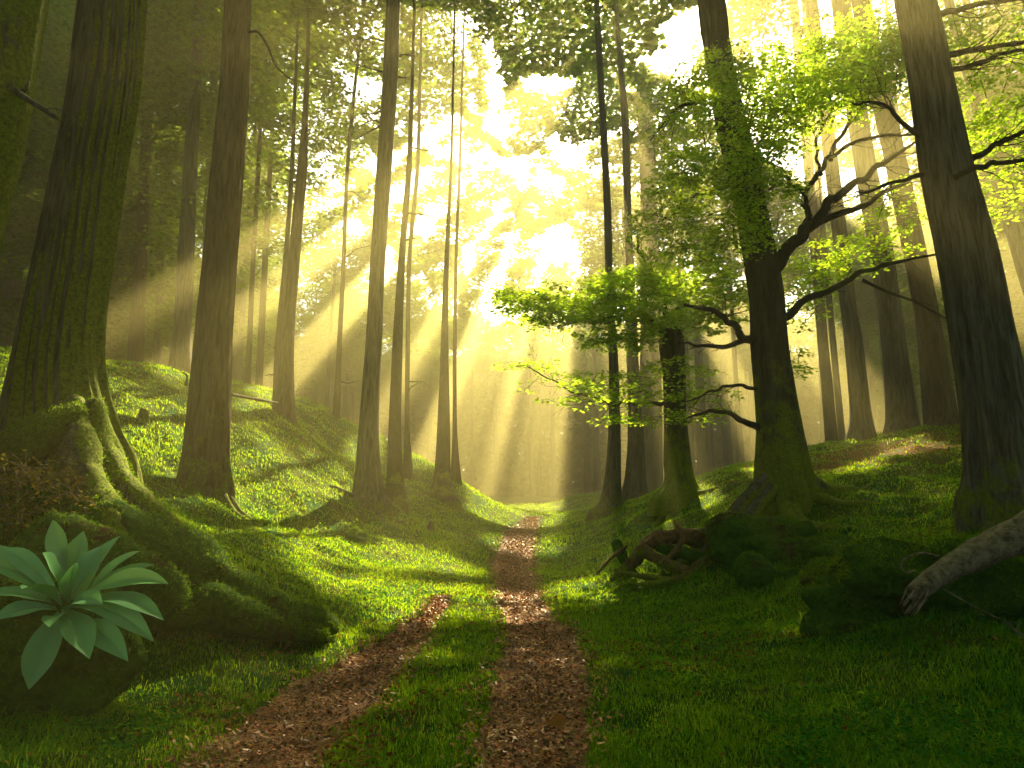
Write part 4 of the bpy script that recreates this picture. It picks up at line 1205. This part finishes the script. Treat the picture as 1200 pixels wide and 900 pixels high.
# ------------------------------------------------------------------ ground objects: mounds, stones, stumps, roots
def blob(name, c, rx, ry, rz, mat, label, cat, rng, group=None, rough=0.35, nf=1.6, nu=56, nv=28, parent=None, flat=0.0, rot=0.0):
    th = np.linspace(0, 2 * math.pi, nu, endpoint=False); ph = np.linspace(-math.pi / 2 + 0.05, math.pi / 2 - 0.01, nv)
    TH, PH = np.meshgrid(th, ph)
    d = np.stack([np.cos(PH) * np.cos(TH), np.cos(PH) * np.sin(TH), np.sin(PH)], -1)
    s = int(rng.integers(1000))
    n = noise3(d[..., 0] * nf + 9, d[..., 1] * nf, d[..., 2] * nf, s) - 0.5 + 0.45 * (noise3(d[..., 0] * nf * 2.7, d[..., 1] * nf * 2.7 + 5, d[..., 2] * nf * 2.7, s + 1) - 0.5) \
        + 0.2 * (noise3(d[..., 0] * nf * 7, d[..., 1] * nf * 7 + 5, d[..., 2] * nf * 7, s + 2) - 0.5)
    q = d * (1 + rough * n * 1.6)[..., None] * np.array([rx, ry, rz])
    cr, sr = math.cos(rot), math.sin(rot)
    X = q[..., 0] * cr - q[..., 1] * sr; Yy = q[..., 0] * sr + q[..., 1] * cr
    V = np.stack([X + c[0], Yy + c[1], q[..., 2] + c[2]], -1).reshape(-1, 3)
    i = np.arange(nv - 1)[:, None] * nu; j = np.arange(nu)[None]; j2 = (j + 1) % nu
    Q = np.stack([i + j, i + j2, i + nu + j2, i + nu + j], -1).reshape(-1, 4)
    V = np.vstack([V, [c[0], c[1], V[-nu:, 2].mean()], [c[0], c[1], V[:nu, 2].mean()]]); a = len(V) - 2; b0 = (nv - 1) * nu
    T = np.array([(a, b0 + k, b0 + (k + 1) % nu) for k in range(nu)] + [(a + 1, (k + 1) % nu, k) for k in range(nu)])
    o = np_mesh(name, V, Q, T, mat, parent, True)
    if parent is None: set_props(o, label, cat, group)
    return o


def fuzz(o, n, hgt, rng, mat=None, name='moss', wid=0.006, up=0.2):
    """little moss blades growing on an object: a part of it"""
    me = o.data
    nv = len(me.vertices)
    co = np.empty(nv * 3, np.float32); me.vertices.foreach_get('co', co); co = co.reshape(-1, 3)
    nr = np.empty(nv * 3, np.float32); me.vertices.foreach_get('normal', nr); nr = nr.reshape(-1, 3)
    ne = len(me.edges); ed = np.empty(ne * 2, np.int32); me.edges.foreach_get('vertices', ed); ed = ed.reshape(-1, 2)
    k = rng.integers(0, ne, n * 2)
    t = rng.random(n * 2)[:, None]
    p = co[ed[k, 0]] * (1 - t) + co[ed[k, 1]] * t; m = nr[ed[k, 0]]
    ok = (m[:, 2] > -0.2) & (noise3(p[:, 0] * 3, p[:, 1] * 3, p[:, 2] * 3, 77) > 0.36)
    p = p[ok][:n]; m = m[ok][:n]; n = len(p)
    p = p + rng.normal(0, 0.012, p.shape)
    d = m + rng.normal(0, 0.55, (n, 3)) + np.array([0, 0, up]); d /= np.linalg.norm(d, axis=1)[:, None]
    w = np.cross(d, rng.normal(0, 1, (n, 3))); w /= np.linalg.norm(w, axis=1)[:, None] + 1e-9; w *= wid / 2
    L = (hgt * rng.uniform(0.5, 1.4, n))[:, None]
    q = p + d * L * 0.6; tip = q + (d + np.array([0, 0, -0.5])) * L * 0.45
    V = np.stack([p - w, p + w, q + w * .8, q - w * .8, tip], 1).reshape(-1, 3); i = np.arange(n) * 5
    x = np_mesh(name, V, np.stack([i, i + 1, i + 2, i + 3], 1), np.stack([i + 3, i + 2, i + 4], 1), mat or M_MOSSB)
    x.parent = o
    return x


M_MOSSB = leaf_mat('moss_blade', (0.04, 0.14, 0.010), (0.26, 0.42, 0.012), 0.45, 0.45)

# thick mossy roots of the giant tree, running down to the track
rg = np.random.default_rng(91)


def px_root(root, rows, mat, nt=28, rough=0.5, moss=0, name='root', mh=0.03):
    """rows: (u, v, Y, radius m)"""
    c = catmull(np.array([[*P(u, v, Y), r] for u, v, Y, r in rows]), 9)
    V, Q, T = tube_arrays(c[:, :3], c[:, 3], nt, rough, int(rg.integers(99)), 2.2)
    o = np_mesh(name, V, Q, T, mat, root, True)
    if moss:
        x = fuzz(o, moss, mh, rg)
    return o


px_root(t1, [(112, 470, 7.7, 0.10), (118, 520, 7.6, 0.15), (140, 562, 7.4, 0.16), (178, 600, 7.2, 0.14), (215, 632, 7.1, 0.11), (245, 660, 7.0, 0.07)], M_BARK_MOSSY, moss=2500)
px_root(t1, [(95, 480, 7.5, 0.10), (60, 500, 7.3, 0.18), (30, 520, 7.1, 0.20), (-20, 540, 7.0, 0.2), (-60, 560, 6.9, 0.15)], M_MOSS_BRIGHT, moss=3000)
px_root(t1, [(88, 470, 7.6, 0.10), (92, 520, 7.35, 0.17), (100, 560, 7.1, 0.18), (118, 600, 6.9, 0.19), (140, 640, 6.7, 0.17), (150, 680, 6.6, 0.14)], M_BARK_MOSSY, moss=2500)
px_root(t1, [(60, 600, 6.9, 0.3), (130, 630, 6.9, 0.34), (200, 655, 7.0, 0.32), (260, 690, 7.2, 0.28), (320, 715, 7.5, 0.25), (365, 728, 7.8, 0.20), (395, 735, 8.0, 0.07)], M_MOSS, nt=48, rough=0.6, moss=9000)
px_root(t1, [(120, 690, 6.5, 0.2), (200, 700, 6.7, 0.24), (270, 720, 7.0, 0.2), (340, 738, 7.4, 0.12), (380, 745, 7.7, 0.05)], M_MOSS, nt=40, rough=0.7, moss=5000)
px_root(t1, [(40, 640, 6.3, 0.28), (110, 670, 6.3, 0.3), (180, 700, 6.5, 0.26), (230, 730, 6.7, 0.1)], M_MOSS, nt=40, rough=0.7, moss=4000)

# mossy stump under the broad-leaved plant
ps = P(45, 775, 4.9)
st = blob('mossy_stump', (ps[0], ps[1] + 0.05, 0.35), 0.52, 0.5, 0.62, M_MOSS, 'dark mossy stump in the lower left corner, under the broad leaved plant', 'stump', rg, rough=0.35)
fuzz(st, 5000, 0.035, rg)
ps = P(-90, 740, 5.0)
b2 = blob('earth_bank', (ps[0], ps[1], 0.4), 0.8, 0.6, 0.75, M_MOSS, 'dark mossy hump of earth at the very left edge below the mossy giant', 'mound', rg, rough=0.35)

# broad leaved plant: a rosette of long leaves
def leaf_blade(base, tip, width, arch, rng, n=14, K=7):
    """a long elliptic leaf arching from base to tip, its face turned up and outwards"""
    base = np.array(base, float); tip = np.array(tip, float)
    L = np.linalg.norm(tip - base)
    nrm = np.array([rng.normal(0, .25), -0.62, 0.78]); nrm /= np.linalg.norm(nrm)
    mid = (base + tip) / 2 + np.array([0, 0, 1.0]) * L * arch + np.array([0, -1, 0]) * L * 0.05
    wav = rng.uniform(0, 6)
    rows = []; spine = []
    for i in range(n + 1):
        t = i / n
        p = base * (1 - t) ** 2 + 2 * mid * t * (1 - t) + tip * t * t
        d = 2 * (mid - base) * (1 - t) + 2 * (tip - mid) * t; d /= np.linalg.norm(d)
        side = np.cross(d, nrm); side /= np.linalg.norm(side) + 1e-9; nn = np.cross(side, d)
        prof = (math.sin(math.pi * t ** 1.55) ** 1.05) * 0.97 + 0.13 * (1 - t)
        wd = width * 0.5 * max(prof, 0.0) + 0.002
        for k in range(K):
            s = (k / (K - 1) - 0.5) * 2
            rows.append(p + side * s * wd + nn * (abs(s) * wd * 0.30 + 0.10 * wd * math.sin(t * 11 + wav + s * 1.5) * abs(s)))
        spine.append(p - nn * 0.001)
    V = np.array(rows)
    i0 = (np.arange(n)[:, None] * K + np.arange(K - 1)[None]).ravel()
    return V, np.stack([i0, i0 + 1, i0 + K + 1, i0 + K], 1), np.array(spine)


pc = P(78, 712, 4.7)
plant = empty('broadleaf_plant', (pc[0], pc[1], pc[2]), 'broad leaved plant with long pale green leaves on the dark stump', 'plant')
mb = MB()
rp = np.random.default_rng(14)
SPEC = [  # tip (u, v), depth offset, width, arch
    (197, 684, -.15, .115, .20), (192, 727, -.25, .115, .22), (163, 646, .0, .10, .12), (141, 628, .1, .10, .06), (118, 640, .05, .13, .05), (62, 609, .05, .10, .10), (98, 622, .12, .12, .04),
    (3, 642, 0, .11, .14), (-18, 662, -.1, .12, .16), (-25, 700, -.3, .12, .16), (26, 690, -.4, .12, .15), (-10, 728, -.35, .10, .18), (34, 808, -.3, .15, .10), (150, 775, -.4, .13, .14),
    (105, 772, -.45, .13, .12), (180, 752, -.35, .12, .18), (58, 735, -.5, .11, .14), (50, 648, -.35, .13, .06), (120, 708, -.5, .10, .14), (-30, 640, .15, .11, .12), (180, 662, .1, .09, .14),
    (88, 660, -.35, .11, .03), (-15, 760, -.1, .13, .12)]
rib = MB()
for i, (u, v, dy, w, ar) in enumerate(SPEC):
    tip = P(u, v, 4.7 + dy); b = pc + np.array([rp.normal(0, .02), rp.normal(0, .02), rp.uniform(-0.10, 0.02)])
    V, Q, sp_ = leaf_blade(b, tip, w * rp.uniform(1.1, 1.4), ar * 1.2 + .02, rp)
    mb.add(V, Q)
    rib.tube(sp_, np.linspace(.006, .0015, len(sp_)), 4)
rib.build('midribs', M_PLANT, plant)
lv = mb.build('leaves', M_PLANT, plant, True)
mb = MB(); mb.tube(catmull([pc + [0.02, 0.05, -0.45], pc + [0, 0.02, -0.2], pc + [0, 0, 0.03]], 4), np.linspace(0.035, 0.02, 9), 8); mb.build('stem', M_MOSS_BRIGHT, plant)

# dry bracken tangled at the foot of the giant tree
fern = empty('dry_bracken', tuple(P(40, 590, 6.6)), 'tangle of dry golden bracken at the foot of the mossy giant', 'dead plant')
mb = MB(); ml = MB()
for i in range(90):
    u = rp.uniform(-15, 100); v = rp.uniform(545, 608)
    p = P(u, v, rp.uniform(6.35, 6.75))
    d = np.array([rp.normal(0, 1), rp.normal(-.3, .4), rp.normal(0.1, .7)]); d /= np.linalg.norm(d)
    q = [p]
    for s in range(5):
        d = d + rp.normal(0, 0.3, 3); d /= np.linalg.norm(d); q.append(q[-1] + d * rp.uniform(.04, .07))
    q = np.array(q); mb.tube(q, np.linspace(0.007, 0.003, 6), 4)
    m = 14; idx = rp.integers(0, 6, m)
    ml.add(*leaf_quads(q[idx] + rp.normal(0, .02, (m, 3)), rp.uniform(.03, .06, m), .25, rp, 0.8))
mb.build('stems', M_DEAD, fern); ml.build('fronds', M_FERN, fern, False)

# moss hummocks and stones on the banks
HM = [((1000, 690), .55, .5, .26, 'moss hummock just left of the grey fallen log tip'),
      ((905, 650), .85, .7, .5, 'big dark mossy hump below the crooked leafy tree'),
      ((962, 655), .5, .5, .3, 'low mossy hump right of the big dark hump'),
      ((415, 635), .28, .25, .2, 'small round mossy hump beside the left of the path bank'),
      ]
for (u, v), a, b, c, lb in HM:
    g = G(u, v)
    o = blob('moss_hummock', (g[0], g[1] + b * .5, g[2] + c * 0.15), a, b, c, M_MOSS if u > 800 or u == 415 else M_MOSS_BRIGHT, lb, 'mound', rg, 'moss hummocks on the banks', 0.5)
    fuzz(o, 7000 if u > 800 else 1500, 0.05, rg)
g = G(890, 690)
o = blob('mossy_stone', (g[0], g[1] + .2, g[2] + .18), .30, .25, .33, M_MOSS, 'rounded mossy stone against the big dark hump', 'stone', rg, rough=0.18)
fuzz(o, 1500, 0.02, rg)
g = G(905, 690)
lg = empty('mossy_log', tuple(g), 'short mossy log lying below the rounded mossy stone', 'log')
mb = MB(); a = G(872, 690); b = G(932, 678); pts = catmull([a + [0, 0, .06], (a + b) / 2 + [0, -.03, .1], b + [0, .0, .07]], 8)
mb.tube(pts, np.full(len(pts), .075), 14, .3, 3, 5); x = mb.build('log', M_MOSS, lg); fuzz(x, 600, .02, rg)

# mound that carries the fallen log, right
g = G(1150, 735)
mnd = blob('mossy_mound', (g[0] + .35, g[1] + .75, g[2] + .05), 1.25, .75, .62, M_MOSS, 'dark mossy mound carrying the grey fallen log at the right edge', 'mound', rg, rough=0.55, nu=80, nv=40)
fuzz(mnd, 15000, 0.06, rg)
log = empty('fallen_log', tuple(P(1120, 665, 5.9)), 'bare grey fallen log with a splintered tip, right edge', 'log')
mb = MB()
c = catmull(np.array([[*P(1290, 575, 6.2), .18], [*P(1210, 620, 6.05), .155], [*P(1160, 642, 5.95), .125], [*P(1115, 664, 5.85), .10], [*P(1085, 684, 5.8), .085], [*P(1068, 697, 5.78), .065]]), 9)
V, Q, T = tube_arrays(c[:, :3], c[:, 3], 40, 0.35, 5, 4); mb.add(V, Q, T)
mb.build('trunk', M_DEAD, log)
mb = MB()
tipc = P(1072, 694, 5.78)
for i in range(16):
    a = rp.uniform(0, 2 * math.pi); o_ = np.array([math.cos(a) * .05, rp.uniform(-.07, .03), math.sin(a) * .06])
    s = tipc + o_ + np.array([.05, 0, .02]); d = np.array([-.16, -.03, -.12]) * rp.uniform(.5, 1.15) + rp.normal(0, .015, 3)
    mb.tube(catmull([s, s + d * .5 + rp.normal(0, .01, 3), s + d + [0, 0, -.02]], 3), np.linspace(.022, .004, 7), 6)
mb.build('splinters', M_DEAD, log)
mb = MB()
mb.tube(catmull([P(1100, 652, 5.75), P(1080, 648, 5.72), P(1062, 654, 5.7), P(1056, 664, 5.7), P(1062, 671, 5.72), P(1072, 668, 5.75)], 5), np.linspace(.010, .006, 26), 6)
mb.build('bark_strip', M_DEAD, log)

# rotten root plate and snags left of the crooked tree
sn = empty('rotten_stump', tuple(G(775, 665)), 'broken rotten stump with pale snapped wood beside the track', 'stump')
def snag(rows, mat, nt=26, rough=.85, name='snag'):
    c = catmull(np.array([[*P(u, v, Y), r] for u, v, Y, r in rows]), 7)
    mb = MB(); V, Q, T = tube_arrays(c[:, :3], c[:, 3], nt, rough, int(rg.integers(99)), 4); mb.add(V, Q, T); return mb.build(name, mat, sn)
snag([(722, 636, 12.2, .09), (728, 648, 12, .10), (735, 660, 11.9, .12), (742, 672, 11.8, .10)], M_MOSS)
snag([(752, 640, 12, .08), (775, 630, 12.1, .13), (805, 630, 12.2, .14), (835, 632, 12.3, .13), (865, 622, 12.4, .12), (892, 600, 12.5, .12)], M_LITTERWOOD, 24, .6)
snag([(752, 640, 11.8, .07), (765, 652, 11.7, .08), (790, 664, 11.6, .09), (825, 676, 11.5, .08)], M_LITTERWOOD)
snag([(768, 632, 12, .10), (752, 645, 11.9, .11), (738, 662, 11.8, .10), (716, 680, 11.6, .04)], M_LITTERWOOD, 24, .6)
snag([(812, 664, 11.6, .05), (840, 650, 11.9, .09), (868, 630, 12.2, .11), (890, 606, 12.5, .10)], M_LITTERWOOD, 18, .6)
snag([(735, 684, 11.2, .02), (770, 684, 11.2, .05), (812, 672, 11.5, .07), (850, 652, 11.9, .08)], M_LITTERWOOD, 16, .6)
snag([(770, 640, 11.9, .08), (800, 650, 11.9, .12), (835, 660, 11.9, .13), (850, 678, 11.8, .1)], M_MOSS)
snag([(720, 668, 11.7, .03), (745, 674, 11.5, .045), (775, 678, 11.4, .05), (812, 684, 11.3, .03)], M_LITTERWOOD, 12)
snag([(790, 612, 12.3, .03), (800, 628, 12, .05), (790, 648, 11.7, .05), (770, 662, 11.5, .03)], M_LITTERWOOD, 12)
snag([(735, 640, 11.9, .03), (715, 655, 11.7, .035), (700, 672, 11.5, .015)], M_LITTERWOOD, 10)
snag([(845, 655, 11.8, .05), (820, 668, 11.5, .05), (800, 682, 11.2, .02)], M_LITTERWOOD, 12)
for rows in ([(900, 560, 12.6, .14), (872, 590, 12.4, .15), (850, 622, 12.2, .14), (825, 648, 12, .10), (790, 662, 11.8, .05)],
             [(885, 575, 12.6, .10), (862, 600, 12.4, .10), (835, 618, 12.3, .09), (805, 632, 12.2, .05)],
             [(905, 570, 12.5, .13), (880, 605, 12.2, .14), (858, 640, 12, .12), (840, 668, 11.7, .07)],
             [(950, 560, 12.8, .1), (972, 575, 12.7, .1), (995, 588, 12.7, .06), (1020, 596, 12.6, .03)]):
    px_root(r1t, rows, M_BARK_MOSSY, 16, .4, moss=400, mh=.02)
g = G(1040, 562)
# fallen sticks on the left bank
def stick(p, r, label, mat=M_DEAD, twigs=2):
    o = empty('fallen_branch', tuple(p[0]), label, 'branch', None)
    limb(o, p, r, r * .4, mat, rg, twigs, .3, 'stem', 8)
stick([P(270, 462, 16), P(290, 466, 16.5), P(312, 470, 17), P(326, 472, 17.5)], .045, 'thin fallen branch lying right behind the tall brown trunk')
stick([P(218, 452, 14), P(219, 440, 14), P(213, 436, 14)], .03, 'small upright snapped stick left of the tall brown trunk', twigs=0)
g1 = G(1110, 715, .25); g2 = G(1190, 735, .2)
stick([P(1105, 690, 5.9), P(1140, 710, 5.7), P(1175, 728, 5.6), P(1195, 745, 5.6)], .008, 'thin pale twig trailing over the mound under the grey log')
for (u, v, hh, lb) in [(505, 622, .25, 'little dark broken stump on the grass left of the path'), (168, 492, .22, 'small dark stub poking from the left bank moss')]:
    g = G(u, v)
    st = empty('tree_stump', tuple(g), lb, 'stump')
    V, Q, T = tube_arrays(catmull([g - [0, 0, .1], g + [0, 0, hh * .6], g + [.03, 0, hh]], 5), np.linspace(.13, .07, 11), 14, .5, 3, 6)
    np_mesh('trunk', V, Q, T, M_BARK_MOSSY, st, True)

# fallen leaves
def fallen(u, v, s, label, mat):
    g = G(u, v, .05)
    V, Q, _ = leaf_blade(g, g + np.array([s * .8, s * rp.uniform(-.4, .4), .01]), s * .55, .1, rp)
    o = np_mesh('fallen_leaf', V, Q, None, mat, None, True); set_props(o, label, 'leaf')
fallen(641, 858, .17, 'yellow brown fallen leaf on the near part of the main path', M_DEADLEAF)
fallen(745 - 199, 737, .10, 'tiny pale fallen leaf on the grass between the two tracks', M_DEADLEAF)
fallen(340, 585, .16, 'curled pale leaf low on the shaded left bank', M_DEADLEAF)

# ------------------------------------------------------------------ haze
def haze():
    m, nt, out = new_mat('haze')
    v = N(nt, 'ShaderNodeVolumePrincipled')
    v.inputs['Color'].default_value = (0.965, 0.86, 0.40, 1)
    v.inputs['Density'].default_value = HAZE_DENSITY
    v.inputs['Anisotropy'].default_value = HAZE_G
    nt.links.new(v.outputs[0], out.inputs['Volume'])
    x0, x1, y0, y1, z0, z1 = float(xs.min()) - 1, float(xs.max()) + 1, float(ys.min()) - 2, float(ys.max()) + 1, float(GZ.min()) - 1.0, 31.8

    V = np.array([(x, y, z) for z in (z0, z1) for y in (y0, y1) for x in (x0, x1)], float)
    Q = np.array([(0, 2, 3, 1), (4, 5, 7, 6), (0, 1, 5, 4), (2, 6, 7, 3), (0, 4, 6, 2), (1, 3, 7, 5)])
    o = np_mesh('haze', V, Q, None, m)
    set_props(o, 'golden morning haze filling the forest', 'haze', kind='stuff')


haze()
print('ground z', GZ.min(), GZ.max(), 'meshes', len(bpy.data.objects))
